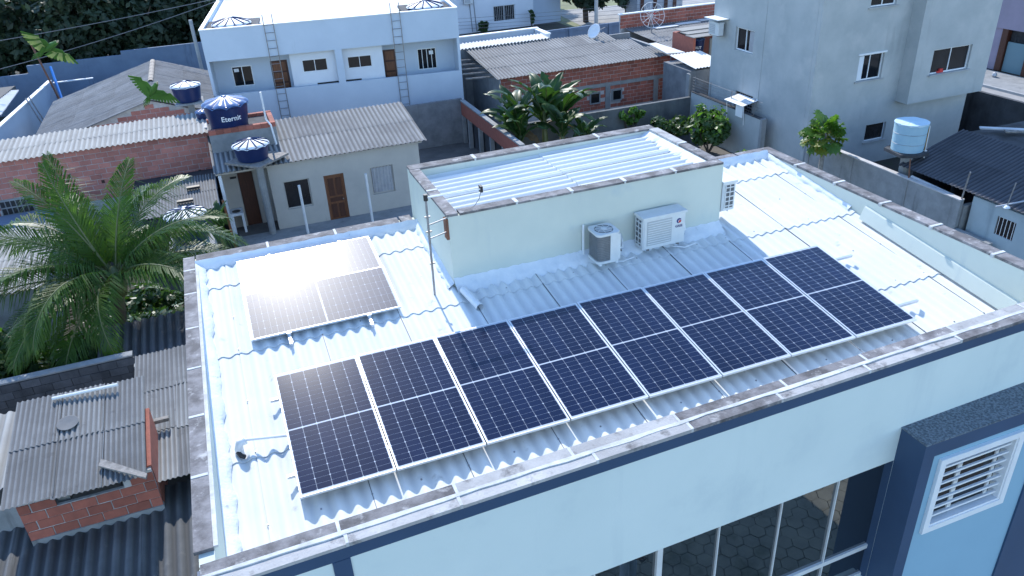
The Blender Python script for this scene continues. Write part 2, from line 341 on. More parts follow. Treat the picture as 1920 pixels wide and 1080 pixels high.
def leafcloud(c, rad, n, size, seed, clumps=14, flat=.0, aspect=1.7, hollow=.45):
    """leaf-sized folded faces spread through clumps of a crown"""
    g_ = np.random.default_rng(seed); c = np.array(c, float); rad = np.array(rad, float)
    d = g_.normal(size=(clumps, 3)); d /= np.linalg.norm(d, axis=1)[:, None]; cc = c+d*rad*g_.uniform(hollow, .82, (clumps, 1))
    k = g_.integers(0, clumps, n); cr = rad.mean()*g_.uniform(.24, .46, clumps)
    q = g_.normal(size=(n, 3)); q /= np.linalg.norm(q, axis=1)[:, None]
    P = cc[k]+q*(cr[k]*g_.uniform(.45, 1.0, n)**.6)[:, None]*np.array([1, 1, .8])
    nrm = q+g_.normal(size=(n, 3))*.55+np.array([0, 0, .5]); nrm /= np.linalg.norm(nrm, axis=1)[:, None]
    t = np.cross(nrm, g_.normal(size=(n, 3))); t /= np.linalg.norm(t, axis=1)[:, None]; bt = np.cross(nrm, t)
    s = size*g_.uniform(.6, 1.35, n)[:, None]; L_ = t*s*aspect*.5; B_ = bt*s*.5
    V = np.stack([P-L_, P+B_*.9-nrm*s*.12, P+L_-nrm*s*.25, P-B_*.9-nrm*s*.12], 1).reshape(-1, 3)
    Fc = np.arange(4*n).reshape(-1, 4); return V, Fc
def npmesh(name, V, Fc, m):
    me = bpy.data.meshes.new(name); me.from_pydata(V.tolist(), [], Fc.tolist()); me.materials.append(MATS[m]); me.update(); return me

# ================================================================== setting
tag(MB().quad((-400, -300, G), (400, -300, G), (400, 500, G), (-400, 500, G)).build('ground', 'soil', None, T(0, 0, 0)), kind='structure')
tag(MB().box(31.0, 52.9, G, 62, 90, G+.006).build('field', 'grass', None, T(0, 0, 0)), kind='structure')
tag(MB().prism([(31.5, 54), (62, 50), (64, 64), (33, 68)], G+.008, G+.014).build('dirt_yard', 'asphalt', None, T(0, 0, 0)), kind='structure')
tag(MB().prism([(36.4, -10), (43.4, -10), (43.4, 49), (36.4, 49)], G+.004, G+.010).build('road', 'asphalt', None, T(0, 0, 0)), kind='structure')
tag(MB().box(43.4, -10, G, 46.6, 49, G+.13).build('pavement', 'concrete', None, T(0, 0, 0)), kind='structure')
tag(MB().box(43.25, -10, G, 43.4, 49, G+.15).build('kerb', 'pole_concrete', None, T(0, 0, 0)), kind='structure')
tag(MB().prism([(-.6, 12), (23.3, 6.3), (23.3, 33), (-.6, 33)], G+.004, G+.008).build('yard_ground', 'yard', None, T(0, 0, 0)), kind='structure')
# paved street in front of the building (it shows in the glazing)
fp = tag(MB().box(-14, -22, G+.002, 20, -1.7, G+.02).build('street_bed', 'yard', None, T(0, 0, 0)), kind='structure')
hx = MB(); r_ = .2
for i in range(-10, 44):
    for j in range(0, 40):
        cx = i*r_*1.5; cy = -2.0-j*r_*math.sqrt(3)-(i % 2)*r_*math.sqrt(3)/2
        if cx > 12.5 or cx < -1.5: continue
        rr = r_*.965*random.uniform(.97, 1.0); z1 = G+.05+random.uniform(0, .02)
        hx.prism([(cx+rr*math.cos(math.pi/3*k), cy+rr*math.sin(math.pi/3*k)) for k in range(6)], G+.01, z1)
hx.build('hexagonal_paver', 'paver', fp, T(0, 0, 0), kind='stuff')

# ================================================================== main building with the solar panels
TH = 0.1156828; ST, CT = math.sin(TH), math.cos(TH)
SL = Vector((0, CT, ST)); RN = Vector((0, -ST, CT))
def roofp(x, y, off=-.18): return Vector((x, y, y*math.tan(TH)+off/CT))
FY = lambda x, o=0: -1.5+.024*x+o                      # the street front is turned by about a degree and a half
mbd = thing('main_building', 'pale blue two-storey building carrying the solar panels on its white roof', 'building', (5, 2.3, G))
XL, XR, YB = -1.05, 11.1, 6.15
b = MB(); b.box(XL+.02, -1.2, G, XL+.17, YB-.02, .545); b.build('side_wall', 'wall_pale', mbd)
b = MB(); b.box(XL+.17, YB-.24, G, XR-.2, YB-.02, .545); b.build('rear_wall', 'wall_pale', mbd)
b = MB(); b.box(XR-.2, -1.0, G, XR-.02, YB-.02, .545); b.build('side_wall', 'wall_pale', mbd)
def fbox(mb, x0, x1, o0, o1, z0, z1):
    return mb.hexa([(x0, FY(x0, o0), z0), (x1, FY(x1, o0), z0), (x1, FY(x1, o1), z0), (x0, FY(x0, o1), z0), (x0, FY(x0, o0), z1), (x1, FY(x1, o0), z1), (x1, FY(x1, o1), z1), (x0, FY(x0, o1), z1)])
GX0, GX1, GT, GB = 2.2, 7.768, -1.2, -3.55
b = MB(); fbox(b, XL, XR, 0, .28, GT, .372); fbox(b, XL, GX0, 0, .28, G, GT); fbox(b, GX0, GX1, 0, .28, G, GB); fbox(b, GX1, XR, .0, .28, G, GT)
fw_ = b.build('front_wall', 'facade_pale', mbd)
b = MB(); fbox(b, XL, XR, -.006, .28, .374, .545); fbox(b, .17, .35, -.012, -.001, -6.8, .373); b.build('navy_band', 'facade_navy', mbd)
# parapet coping of granite slabs, two rows along the street front
par = MB().box(XL+.171, YB-.30, .40, XR-.201, YB-.245, .544).build('parapet', 'wall_pale', mbd)
def slab(parent, pts, z0, z1, m):
    c = [sum(p[k] for p in pts)/4 for k in (0, 1)]
    return MB().prism([(p[0]-c[0], p[1]-c[1]) for p in pts], z0, z1).build('coping_slab', m, parent, T(c[0], c[1], 0))
def joint(parent, pts, z0, z1): return MB().prism(pts, z0, z1).build('mortar_joint', 'mortar_white', parent)
ys = [-1.05, .12, 1.28, 2.42, 3.55, 4.7, 5.6, 6.17]
for k in range(len(ys)-1):     # left
    a, c = ys[k], ys[k+1]; dz = random.uniform(0, .012)
    slab(par, [(XL-.02, a+.02), (XL+.165, a+.02), (XL+.165, c-.02), (XL-.02, c-.02)], .549, .59+dz, 'coping')
    if k: joint(par, [(XL-.018, a-.021), (XL+.163, a-.021), (XL+.163, a+.021), (XL-.018, a+.021)], .547, .598)
MB().box(XL+.165, -1.0, .548, XL+.21, YB-.31, .575).build('coping_edge', 'mortar_white', par)
xs = [XL+.17, .35, 1.55, 2.75, 3.0]
for k in range(4): slab(par, [(xs[k]+.02, YB-.27), (xs[k+1]-.02, YB-.27), (xs[k+1]-.02, YB+.02), (xs[k]+.02, YB+.02)], .549, .59+random.uniform(0, .012), 'coping')
for k in (1, 2): joint(par, [(xs[k]-.021, YB-.26), (xs[k]+.021, YB-.26), (xs[k]+.021, YB+.018), (xs[k]-.021, YB+.018)], .547, .602)
for a, c in ((8.22, 9.1), (9.14, 10.2), (10.24, XR-.19)): slab(par, [(a, YB-.24), (c, YB-.24), (c, YB+.02), (a, YB+.02)], .549, .592, 'coping')
ys = [-.95, .28, 1.48, 2.62, 3.8, 4.95, 6.17]
for k in range(6):     # right
    a, c = ys[k], ys[k+1]
    slab(par, [(XR-.205, a+.02), (XR+.02, a+.02), (XR+.02, c-.02), (XR-.205, c-.02)], .549, .59+random.uniform(0, .012), 'coping')
    if k: joint(par, [(XR-.25, a-.025), (XR+.018, a-.025), (XR+.018, a+.025), (XR-.25, a+.025)], .547, .605)
def frow(x0, x1, n, o0, o1, mats, jz):
    e = [x0+(x1-x0)*k/n+(random.uniform(-.15, .15) if 0 < k < n else 0) for k in range(n+1)]
    for k in range(n):
        a, c = e[k]+.018, e[k+1]-.018
        slab(par, [(a, FY(a, o0)), (c, FY(c, o0)), (c, FY(c, o1)), (a, FY(a, o1))], .549, .588+random.uniform(0, .012), random.choice(mats))
        if k: joint(par, [(e[k]-.018, FY(e[k], o0)+.002), (e[k]+.016, FY(e[k], o0)+.002), (e[k]+.017, FY(e[k], o1)-.002), (e[k]-.019, FY(e[k], o1)-.002)], .547, .600)
frow(XL+.02, XR, 9, .145, .30, ['coping', 'coping', 'coping_light'], .6)
frow(XL-.02, XR, 9, -.035, .105, ['coping_light', 'coping_light', 'coping_light', 'coping'], .6)
b = MB(); N_ = 60                                        # ragged mortar seam between the two rows
e = [(XL-.01+(XR-XL)*k/N_) for k in range(N_+1)]
for k in range(N_):
    x0, x1 = e[k], e[k+1]; w0, w1 = [.008+.010*math.sin(x*2.3)+.006*math.sin(x*9+1)+.004*math.sin(x*23) for x in (x0, x1)]
    b.add([(x0, FY(x0, .105-w0), .604), (x1, FY(x1, .105-w1), .604), (x1, FY(x1, .145+.004), .604), (x0, FY(x0, .145+.004), .604), (x0, FY(x0, .105-w0), .55), (x1, FY(x1, .105-w1), .55)], [(0, 1, 2, 3), (4, 5, 1, 0)])
b.build('mortar_joint', 'mortar_white', par)
b = MB(); fbox(b, XL+.02, XR-.02, .281, .295, -.6, .546); b.build('parapet_inner_face', 'wall_pale', par)

# roof of single corrugated sheets, 4 courses, painted white
roof = MB().quad(roofp(XL+.17, -1.2, -.30), roofp(XR-.2, -1.2, -.30), roofp(XR-.2, 5.92, -.30), roofp(XL+.17, 5.92, -.30)).build('roof', 'roof_white', mbd)
PIT = 1.21/6
rows = [(-1.22, 1.0), (1.0, 3.18), (3.18, 5.07), (5.07, 5.90)]
seams = [-.86, -.41]+[-.41+1.21*k for k in range(1, 10)]+[10.88]
for j, (ya, yb) in enumerate(rows):
    for i in range(len(seams)-1):
        x0, x1 = seams[i], seams[i+1]
        if j >= 2 and x0 > 3.2 and x1 < 8.1 and not (j == 2 and False): 
            if j == 3: continue
        me = sheet_mesh(x1-x0, (yb-ya)/CT+(.13 if j < 3 else 0), PIT, .022, .010, 'roof_white', 12)
        p = roofp(x0, ya)+RN*(.004*(i % 2))
        inst(me, 'roof_sheet', frame(p, (1, 0, 0), SL), roof)
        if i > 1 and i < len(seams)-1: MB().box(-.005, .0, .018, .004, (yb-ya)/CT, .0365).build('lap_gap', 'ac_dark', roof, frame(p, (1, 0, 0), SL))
sc_ = MB()                                               # fixing screws on the crests
for (ya, yb) in rows[:3]:
    for yy in (ya+.10, (ya+yb)/2):
        for k in range(0, 57, 3):
            x = -.41+PIT*k+(PIT*.5 if False else 0); pt = roofp(x, yy)+RN*.034
            if 3.0 < x < 8.2 and yy > 3.4 or x > 10.8: continue
            sc_.tube([pt-RN*.006, pt+RN*.007], .013, 6)
sc_.build('roof_screw', 'steel', roof, kind='stuff')
# lime flashing where the roof meets the walls
def cove(name, pts, wd, ht, side, m='lime_white', n=26, seed=1, amp=.03):
    """ragged fillet along a polyline pts (roof level) leaning on a wall on the given side vector"""
    g_ = np.random.default_rng(seed); b = MB(); P = [Vector(pts[0]).lerp(Vector(pts[1]), t/n) for t in range(n+1)]; sd_ = Vector(side)
    ww = [wd*(1+g_.uniform(-.22, .22)) for _ in P]; hh = [ht*(1+g_.uniform(-.07, .07)) for _ in P]
    V = []
    for p, a, h in zip(P, ww, hh): V += [p-sd_*a+Vector((0, 0, .032)), p-sd_*a*.5+Vector((0, 0, .03+h*.30)), p+Vector((0, 0, h)), p-sd_*a+Vector((0, 0, -.05))]
    Fc = [(4*i+k, 4*(i+1)+k, 4*(i+1)+k+1, 4*i+k+1) for i in range(n) for k in (0, 1)]+[(4*i+3, 4*(i+1)+3, 4*(i+1), 4*i) for i in range(n)]
    b.add(V, Fc); return fixnormals(b.build(name, m, roof, smooth=True))
cove('flashing', [roofp(XL+.172, -1.2), roofp(XL+.172, 5.9)], .15, .12, (-1, 0, 0), seed=2, n=70)
cove('flashing', [roofp(XL+.172, 5.848), roofp(3.05, 5.848)], .12, .13, (0, 1, 0), seed=3, n=40)
cove('flashing', [roofp(8.15, 5.905), roofp(XR-.2, 5.905)], .12, .13, (0, 1, 0), seed=4)
cove('flashing', [roofp(XR-.202, 3.3), roofp(XR-.202, 5.9)], .07, .09, (1, 0, 0), seed=5)
cove('flashing', [roofp(3.05, 3.648), roofp(8.15, 3.648)], .20, .17, (0, 1, 0), seed=6, n=80)
cove('flashing', [roofp(3.052, 3.62), roofp(3.052, 5.9)], .10, .10, (1, 0, 0), seed=7)
cove('flashing', [roofp(8.148, 3.62), roofp(8.148, 5.9)], .10, .10, (-1, 0, 0), seed=8)
b = MB()                                                 # sloping membrane upstand on the right parapet, cut off square at its far end
for a, c in ((-1.2, 2.95),):
    p, q = roofp(XR-.2, a), roofp(XR-.2, c)
    b.hexa([p+Vector((-.13, 0, .03)), p+Vector((-.001, 0, .03)), q+Vector((-.001, 0, .03)), q+Vector((-.13, 0, .03)), p+Vector((-.04, 0, .25)), p+Vector((-.001, 0, .27)), q+Vector((-.001, 0, .27)), q+Vector((-.04, 0, .25))])
b.build('flashing', 'wall_pale', roof)

# rooftop room
AX0, AX1, AY0, AY1, AZ = 3.05, 8.15, 3.65, 6.2, 1.50
room = MB(); room.box(AX0, AY0, -.2, AX1, AY0+.16, AZ).box(AX0, AY0+.16, -.2, AX0+.17, AY1, AZ).box(AX1-.17, AY0+.16, -.2, AX1, AY1, AZ).box(AX0+.17, AY1-.2, -1, AX1-.17, AY1, AZ)
room = room.build('rooftop_room', 'wall_pale', mbd)
def cops(p0, p1, n, axis, wd):
    e = [p0+(p1-p0)*k/n for k in range(n+1)]
    for k in range(n):
        a, c = e[k]+.018, e[k+1]-.018
        if axis == 'x': pts = [(a, wd[0]), (c, wd[0]), (c, wd[1]), (a, wd[1])]; jt = [(e[k]-.03, wd[0]+.002), (e[k]+.03, wd[0]+.002), (e[k]+.03, wd[1]-.002), (e[k]-.03, wd[1]-.002)]
        else: pts = [(wd[0], a), (wd[1], a), (wd[1], c), (wd[0], c)]; jt = [(wd[0]+.002, e[k]-.03), (wd[1]-.002, e[k]-.03), (wd[1]-.002, e[k]+.03), (wd[0]+.002, e[k]+.03)]
        slab(room, pts, AZ+.003, AZ+.036+random.uniform(0, .01), 'coping' if axis == 'x' else random.choice(['coping', 'coping_light']))
        if k: joint(room, jt, AZ+.001, AZ+.05)
cops(AX0+.18, AX1-.0, 5, 'x', (AY0-.02, AY0+.17)); cops(AX0-.02, AX1, 4, 'x', (AY1-.22, AY1+.02))
cops(AY0-.02, AY1-.23, 2, 'y', (AX0-.02, AX0+.17)); cops(AY0+.18, AY1-.23, 2, 'y', (AX1-.17, AX1+.02))
for o_ in corr(room, (AX0+.17, AY1-.2, 1.32), (0, -1, 0), (1, 0, .022), AY1-AY0-.36, AX1-AX0-.36, 'roof_white', pitch=.2, amp=.026, sw=1.08, sl=2.4, th=.010, n=12): pass
g_ = np.random.default_rng(4)
b = MB(); N_ = 40; V = []
for k in range(N_+1):
    y = AY0+.16+(AY1-AY0-.36)*k/N_; ww = .20+.10*g_.uniform(-1, 1)
    V += [(AX1-.17-ww, y, 1.42+.02*g_.uniform(-1, 1)), (AX1-.17-ww*.5, y, 1.455+.02*g_.uniform(-1, 1)), (AX1-.168, y, 1.495)]
b.add(V, [(3*i+k, 3*i+3+k, 3*i+4+k, 3*i+1+k) for i in range(N_) for k in (0, 1)]); fixnormals(b.build('roof_flashing', 'lime_white', room, smooth=True))

# street front glazing
gl = MB()
for x in (3.0, 3.13): fbox(gl, x-.011, x+.011, .09, .15, GB, GT)
fbox(gl, 4.01, 4.09, .07, .16, GB, GT)
for x in (4.96, 5.96, 6.92): fbox(gl, x-.008, x+.008, .09, .15, GB, GT)
fbox(gl, GX0, GX1, .085, .155, -2.98, -2.90); fbox(gl, GX0, GX1, .085, .155, GB, GB+.05)
gl = gl.build('glazing_frame', 'ac_cream', mbd)
ed = [GX0, 3.0, 3.13, 4.05, 4.96, 5.96, 6.92, GX1]
for k in range(7):
    for (z0, z1) in ((-2.91, GT), (GB+.04, -2.97)):
        m_ = MB(); o_ = .118+(.006 if k % 2 else 0); fbox(m_, ed[k]+.006, ed[k+1]-.006, o_, o_+.008, z0, z1); m_.build('pane', 'glass_facade', gl)
b = MB(); fbox(b, GX1-.012, GX1-.002, .0, .26, GB, GT); b.build('reveal', 'facade_navy', gl)
b = MB(); fbox(b, GX0, GX1, .6, .62, GB, GT); b.build('room_shade', 'dark_plastic', gl)
# projecting navy surround with its barred window
BX0, BX1, BZ = 7.77, 11.05, -.613; BY = -1.734
sur = MB(); 
F_ = lambda x: FY(x, -.001)
sur.hexa([(BX0, BY, G), (BX0+.2, BY, G), (BX0+.2, F_(BX0+.2), G), (BX0, F_(BX0), G), (BX0, BY, BZ-.02), (BX0+.2, BY, BZ-.02), (BX0+.2, F_(BX0+.2), BZ-.02), (BX0, F_(BX0), BZ-.02)])
sur.hexa([(BX0+.2, BY, BZ-.26), (BX1, BY, BZ-.26), (BX1, F_(BX1), BZ-.26), (BX0+.2, F_(BX0+.2), BZ-.26), (BX0+.2, BY, BZ-.02), (BX1, BY, BZ-.02), (BX1, F_(BX1), BZ-.02), (BX0+.2, F_(BX0+.2), BZ-.02)])
sur.box(10.1, BY, G, BX1, BY+.2, BZ-.26)
sur = sur.build('window_surround', 'facade_navy', mbd)
MB().hexa([(BX0-.01, BY-.01, BZ-.02), (BX1, BY-.01, BZ-.02), (BX1, F_(BX1), BZ-.02), (BX0-.01, F_(BX0), BZ-.02), (BX0-.01, BY-.01, BZ), (BX1, BY-.01, BZ), (BX1, F_(BX1), BZ), (BX0-.01, F_(BX0), BZ)]).build('granite_top', 'granite_top', sur)
WX0, WX1, WZ0, WZ1 = 8.12, 9.68, -2.36, -.99
MB().wall(BX0+.2, 10.1, G, BZ-.26, .2, [(WX0+.1, WX1-.1, WZ0+.1, WZ1-.1)]).build('recessed_panel', 'panel_blue', sur, T(0, BY+.03, 0))
bw = MB(); F1 = T(0, BY+.03, 0)
for q in ((WX0, WZ0, WX1, WZ0+.1), (WX0, WZ1-.1, WX1, WZ1), (WX0, WZ0+.1, WX0+.1, WZ1-.1), (WX1-.1, WZ0+.1, WX1, WZ1-.1)): bw.box(q[0], -.05, q[1], q[2], -.001, q[3])
for q in ((WX0+.1, WZ0+.1, WX1-.1, WZ0+.13), (WX0+.1, WZ1-.13, WX1-.1, WZ1-.1), (WX0+.1, WZ0+.13, WX0+.13, WZ1-.13), (WX1-.13, WZ0+.13, WX1-.1, WZ1-.13)): bw.box(q[0], -.03, q[1], q[2], .19, q[3])
bw.box(8.72, .12, WZ0+.13, 8.80, .17, WZ1-.13).box(9.44, .12, WZ0+.13, 9.5, .17, WZ1-.13)
bw = bw.build('barred_window', 'white_paint', mbd, F1)
for k in range(7):
    z = WZ0+.13+(WZ1-WZ0-.26)*(k+.6)/7.4; MB().box(WX0+.12, .02, z-.016, WX1-.12, .05, z+.016).build('bar', 'white_paint', bw, F1)
for x0, x1 in ((8.25, 8.72), (8.80, 9.44), (9.5, 9.55)): MB().box(x0+.002, .14, WZ0+.131, x1-.002, .146, WZ1-.131).build('pane', 'glass_dark', bw, F1)
MB().box(8.25, .3, WZ0+.13, 9.55, .32, WZ1-.13).build('room_shade', 'dark_plastic', bw, F1)

# ================================================================== solar panels
PW, PL = 1.134, 2.279
def panel_meshes(cm='cell', bm_='backsheet'):
    fr = MB(); t, h, e = .013, .035, .0
    fr.box(0, 0, -h, PW, t, 0).box(0, PL-t, -h, PW, PL, 0).box(0, t, -h, t, PL-t, 0).box(PW-t, t, -h, PW, PL-t, 0)
    bs = MB().box(t, t, -.012, PW-t, PL-t, -.003)
    st = MB(); cw, ch = .1815, .0905; x0 = (PW-6*cw)/2
    for r in range(12):
        x_, y_ = .0018, r*ch+.0012; x1_, y1_ = cw-.0018, (r+1)*ch-.0012; c_ = .010
        c0, c1 = (c_, .0001) if r % 2 == 0 else (.0001, c_)
        st.add([(x_+c0, y_, 0), (x1_-c0, y_, 0), (x1_, y_+c0, 0), (x1_, y1_-c1, 0), (x1_-c1, y1_, 0), (x_+c1, y1_, 0), (x_, y1_-c1, 0), (x_, y_+c0, 0)], [tuple(range(8))])
    jb = MB().box(PW/2-.12, PL/2-.04, -.034, PW/2+.12, PL/2+.04, -.0125)
    return fr.mesh('frame', 'alu'), bs.mesh('backsheet', bm_), st.mesh('cell_string', cm), jb.mesh('junction_box', 'dark_plastic'), x0, cw, ch
PM = panel_meshes(); PMD = panel_meshes('cell_dusty', 'backsheet_dusty')
def panel(F, label, group, PM=PM):
    t = thing('solar_panel', label, 'solar panel', group=group, F=F)
    fr, bs, st, jb, x0, cw, ch = PM
    inst(fr, 'frame', F, t); bk = inst(bs, 'backsheet', F, t); inst(jb, 'junction_box', F, t)
    y0 = (PL-24*ch-.022)/2
    for h in (0, 1):
        for c in range(6): inst(st, 'cell_string', F @ T(x0+c*cw, y0+h*(12*ch+.022), -.0024), bk)
    return t
FA = RX(TH)
ordn = ['first panel from the left in the long row of eight, beside the white conduit elbow', 'second solar panel from the left in the long front row', 'third solar panel from the left in the long front row', 'fourth solar panel from the left in the long front row',
        'fifth solar panel from the left in the long front row', 'sixth solar panel from the left in the long front row', 'seventh solar panel from the left in the long front row', 'last panel on the right of the long row, nearest the right parapet']
for i in range(8):
    panel(FA @ T(i*1.154, 0, 0) @ RX(R(.45+random.uniform(-.2, .2))) @ RY(R(random.uniform(-.3, .3))), ordn[i], 'solar panels in the long front row')
# the two panels laid lengthways behind
FB = FA @ T(0, 0, -.05)
panel(FB @ T(2.065, 3.30, 0) @ RZ(math.pi/2) @ RY(R(-3.3)), 'lengthways solar panel with grey sheen, lower of the pair by the rooftop room', 'pair of solar panels laid lengthways', PMD)
panel(FB @ T(2.065, 4.455, .0) @ RZ(math.pi/2) @ RY(R(-.2)), 'lengthways solar panel blazing white with sun glare, upper of the pair', 'pair of solar panels laid lengthways', PMD)
def rail(F, x0, x1, label, feet, group):
    t = thing('mounting_rail', label, 'rail', group=group, F=F @ T(x0, 0, 0))
    MB().box(x0, -.02, -.078, x1, .02, -.037).build('profile', 'rail_alu', t, F)
    for x in feet: MB().box(x-.02, -.03, -.165, x+.02, .03, -.0785).build('foot', 'rail_alu', t, F)
    return t
fe = [.3+1.21*k for k in range(8)]
rail(FA @ T(0, .42, 0), -.10, 9.66, 'long aluminium rail under the lower half of the eight-panel row', fe, 'rails under the solar panels')
rail(FA @ T(0, 1.86, 0), -.12, 9.62, 'long aluminium rail under the upper half of the eight-panel row', fe, 'rails under the solar panels')
for x, lb in ((.33, 'short upright rail under the left half of the lengthways pair'), (1.55, 'short upright rail under the right half of the lengthways pair')):
    t = thing('mounting_rail', lb, 'rail', group='rails under the solar panels', F=FB @ T(x, 3.1, 0))
    MB().box(x-.02, 3.05, -.078, x+.02, 5.7, -.037).build('profile', 'rail_alu', t, FB)
    MB().box(x-.03, 3.262, -.036, x+.03, 3.298, .004).build('clamp', 'alu', t, FB)
    for y in (3.15, 4.6): MB().box(x-.03, y-.02, -.13, x+.03, y+.02, -.0785).build('foot', 'rail_alu', t, FB)

# conduit elbow on the left, pipe stub in front of the rooftop room
b = MB(); p = roofp(-.60, 1.18); b.tube([p+Vector((0, -.02, -.1)), p+Vector((0, -.02, .08)), p+Vector((.02, 0, .15)), p+Vector((.10, .01, .17))], .055, 12)
t = thing('conduit_elbow', 'white conduit elbow coming up through the roof left of the panels', 'pipe', tuple(p))
b.build('elbow', 'white_pvc', t, smooth=True)
MB().tube([p+Vector((.09, .01, .17)), p+Vector((.70, -.06, .10))], .018, 8).build('conduit', 'white_pvc', t)
MB().tube([p+Vector((-.02, -.05, .06)), p+Vector((.01, -.10, .03)), p+Vector((.05, -.14, .03))], .03, 8).build('cable_end', 'dark_plastic', t)
b = MB(); 
q0, q1 = Vector((3.13, 3.42, .30)), Vector((3.22, 2.86, .235))
V = []; b.tube([q0, q1], .062, 16, caps=False); b.tube([q1, q0], .055, 16, caps=False)
b.build('drain_pipe', 'white_pvc', None, smooth=True, label='short open white drain pipe below the front corner of the rooftop room', cat='pipe')

# air conditioners
def grille(parent, F, x0, x1, z0, z1, y, n, m, name='grille_bar', vertical=False, r=.006):
    for k in range(n):
        if vertical: x = x0+(x1-x0)*(k+.5)/n; MB().box(x-r, y-.008, z0, x+r, y, z1).build(name, m, parent, F)
        else: z = z0+(z1-z0)*(k+.5)/n; MB().box(x0, y-.008, z-r, x1, y, z+r).build(name, m, parent, F)
def ac_box(F, label, cat='air conditioner', logo=False, grl=10, group=None, wd=.84, hh=.58, dd=.30):
    t = thing('air_conditioner', label, cat, F=F, group=group)
    b = MB(); c = .03
    b.prism([(c, 0), (wd-c, 0), (wd, c), (wd, dd-c), (wd-c, dd), (c, dd), (0, dd-c), (0, c)], 0, hh); body = b.build('casing', 'ac_cream', t, F)
    b = MB(); b.box(-.012, -.012, hh-.03, wd+.012, dd+.01, hh+.012); b.build('top_cover', 'ac_cream', t, F)
    MB().box(.07, -.006, .06, wd*.66, -.001, hh-.07).build('fan_grille', 'ac_grille', t, F)
    fg = t.children[-1] if False else None
    for k in range(grl): z = .09+(hh-.19)*k/(grl-1); MB().box(.085, -.014, z-.007, wd*.66-.015, -.0065, z+.007).build('louvre', 'ac_cream', t, F)
    MB().box(-.004, .05, .05, -.001, dd-.05, hh-.06).build('side_opening', 'ac_dark', t, F)
    for k in range(5): z = .05+(hh-.11)*(k+.5)/5; MB().box(-.016, .045, z-.009, -.0045, dd-.045, z+.009).build('louvre', 'ac_cream', t, F)
    for k in range(3): y = .05+(dd-.1)*k/2; MB().box(-.014, y-.008, .05, -.0042, y+.008, hh-.06).build('louvre', 'ac_cream', t, F)
    if logo:
        cx, cz = wd*.83, hh*.72
        me = MB(); r_ = .048
        pts = [(cx+r_*math.cos(a), cz+r_*math.sin(a)) for a in [R(20+d) for d in range(0, 241, 15)]]+[(cx-.012, cz-.03), (cx-.022, cz-.004), (cx-.002, cz+.018)]
        me.prism_y(pts, -.0035, -.001); me.build('emblem', 'logo_navy', body, F)
        MB().prism_y([(cx-.008, cz-.044), (cx+.030, cz-.034), (cx+.046, cz-.002), (cx+.030, cz+.010), (cx-.002, cz+.004)], -.0045, -.001).build('emblem', 'red', body, F)
        inst(text_mesh('GREE', .062, 'logo_navy', 'lettering', .001), 'lettering', F @ T(cx, -.003, hh*.55) @ RX(math.pi/2), body)
    for x in (.12, wd-.12): MB().box(x-.02, .02, -.05, x+.02, dd+.06, -.002).build('bracket', 'steel', t, F)
    return t
ac_box(T(6.36, 3.28, .36), 'white boxy air conditioner with round emblem on the front of the rooftop room', logo=True)
ac_box(T(8.45, 3.62, .60) @ RZ(math.pi/2), 'air conditioner mounted on the right side wall of the rooftop room', wd=.74, hh=.55, dd=.28)
F = T(5.62, 3.32, .38) @ Matrix.Scale(.86, 4)
t = thing('air_conditioner', 'squat upright air conditioner with top fan and dark coil on the rooftop room', 'air conditioner', F=F)
def rsq(s, r, n=5): return [(sx*(s-r)+r*math.cos(a), sy*(s-r)+r*math.sin(a)) for (sx, sy, a0) in ((1, 1, 0), (-1, 1, 90), (-1, -1, 180), (1, -1, 270)) for a in [R(a0+90*k/n) for k in range(n+1)]]
MB().prism(rsq(.225, .08), .03, .56).build('coil', 'coil_grey', t, F)
for k in range(14):
    z = .06+.48*k/13; b = MB(); o_, i_ = rsq(.231, .08), rsq(.226, .08); n = len(o_)
    b.add([(x, y, z) for x, y in o_]+[(x, y, z+.006) for x, y in o_], [(i, (i+1) % n, n+(i+1) % n, n+i) for i in range(n)]); b.build('fin', 'steel', t, F)
MB().prism(rsq(.25, .09), -.02, .03).build('base_pan', 'ac_cream', t, F)
MB().prism(rsq(.25, .09), .56, .605).build('top_cover', 'ac_cream', t, F)
MB().box(.03, -.245, .03, .245, -.10, .56).build('service_panel', 'ac_cream', t, F)
MB().lathe([(.185, .606), (.185, .612), (.17, .612), (.17, .606)], n=28, closed=False).build('fan_ring', 'ac_dark', t, F)
MB().lathe([(.165, .6065), (.06, .6065)], n=28, closed=False).build('fan_opening', 'ac_grille', t, F)
MB().lathe([(.06, .606), (.06, .628), (.02, .632)], n=16).build('fan_hub', 'ac_cream', t, F)
for k in range(8):
    a = math.pi*k/4; MB().tube([(.06*math.cos(a), .06*math.sin(a), .62), (.185*math.cos(a+.5), .185*math.sin(a+.5), .616)], .006, 5).build('guard_wire', 'ac_cream', t, F)
b = MB(); b.tube([(.25, 0, .35), (.31, -.03, .36), (.33, .05, .26), (.28, .2, .1)], .016, 6); b.build('pipe', 'white_pvc', t, F)
MB().tube([(.31, -.02, .34), (.35, .0, .40), (.36, .03, .30)], .012, 6).build('valve', 'rust', t, F)
for x in (-.18, .18): MB().box(x-.02, -.24, -.06, x+.02, .34, -.021).build('bracket', 'white_paint', t, F)
MB().box(-.30, .30, -.06, -.27, .345, .62).build('bracket_upright', 'white_paint', t, F)

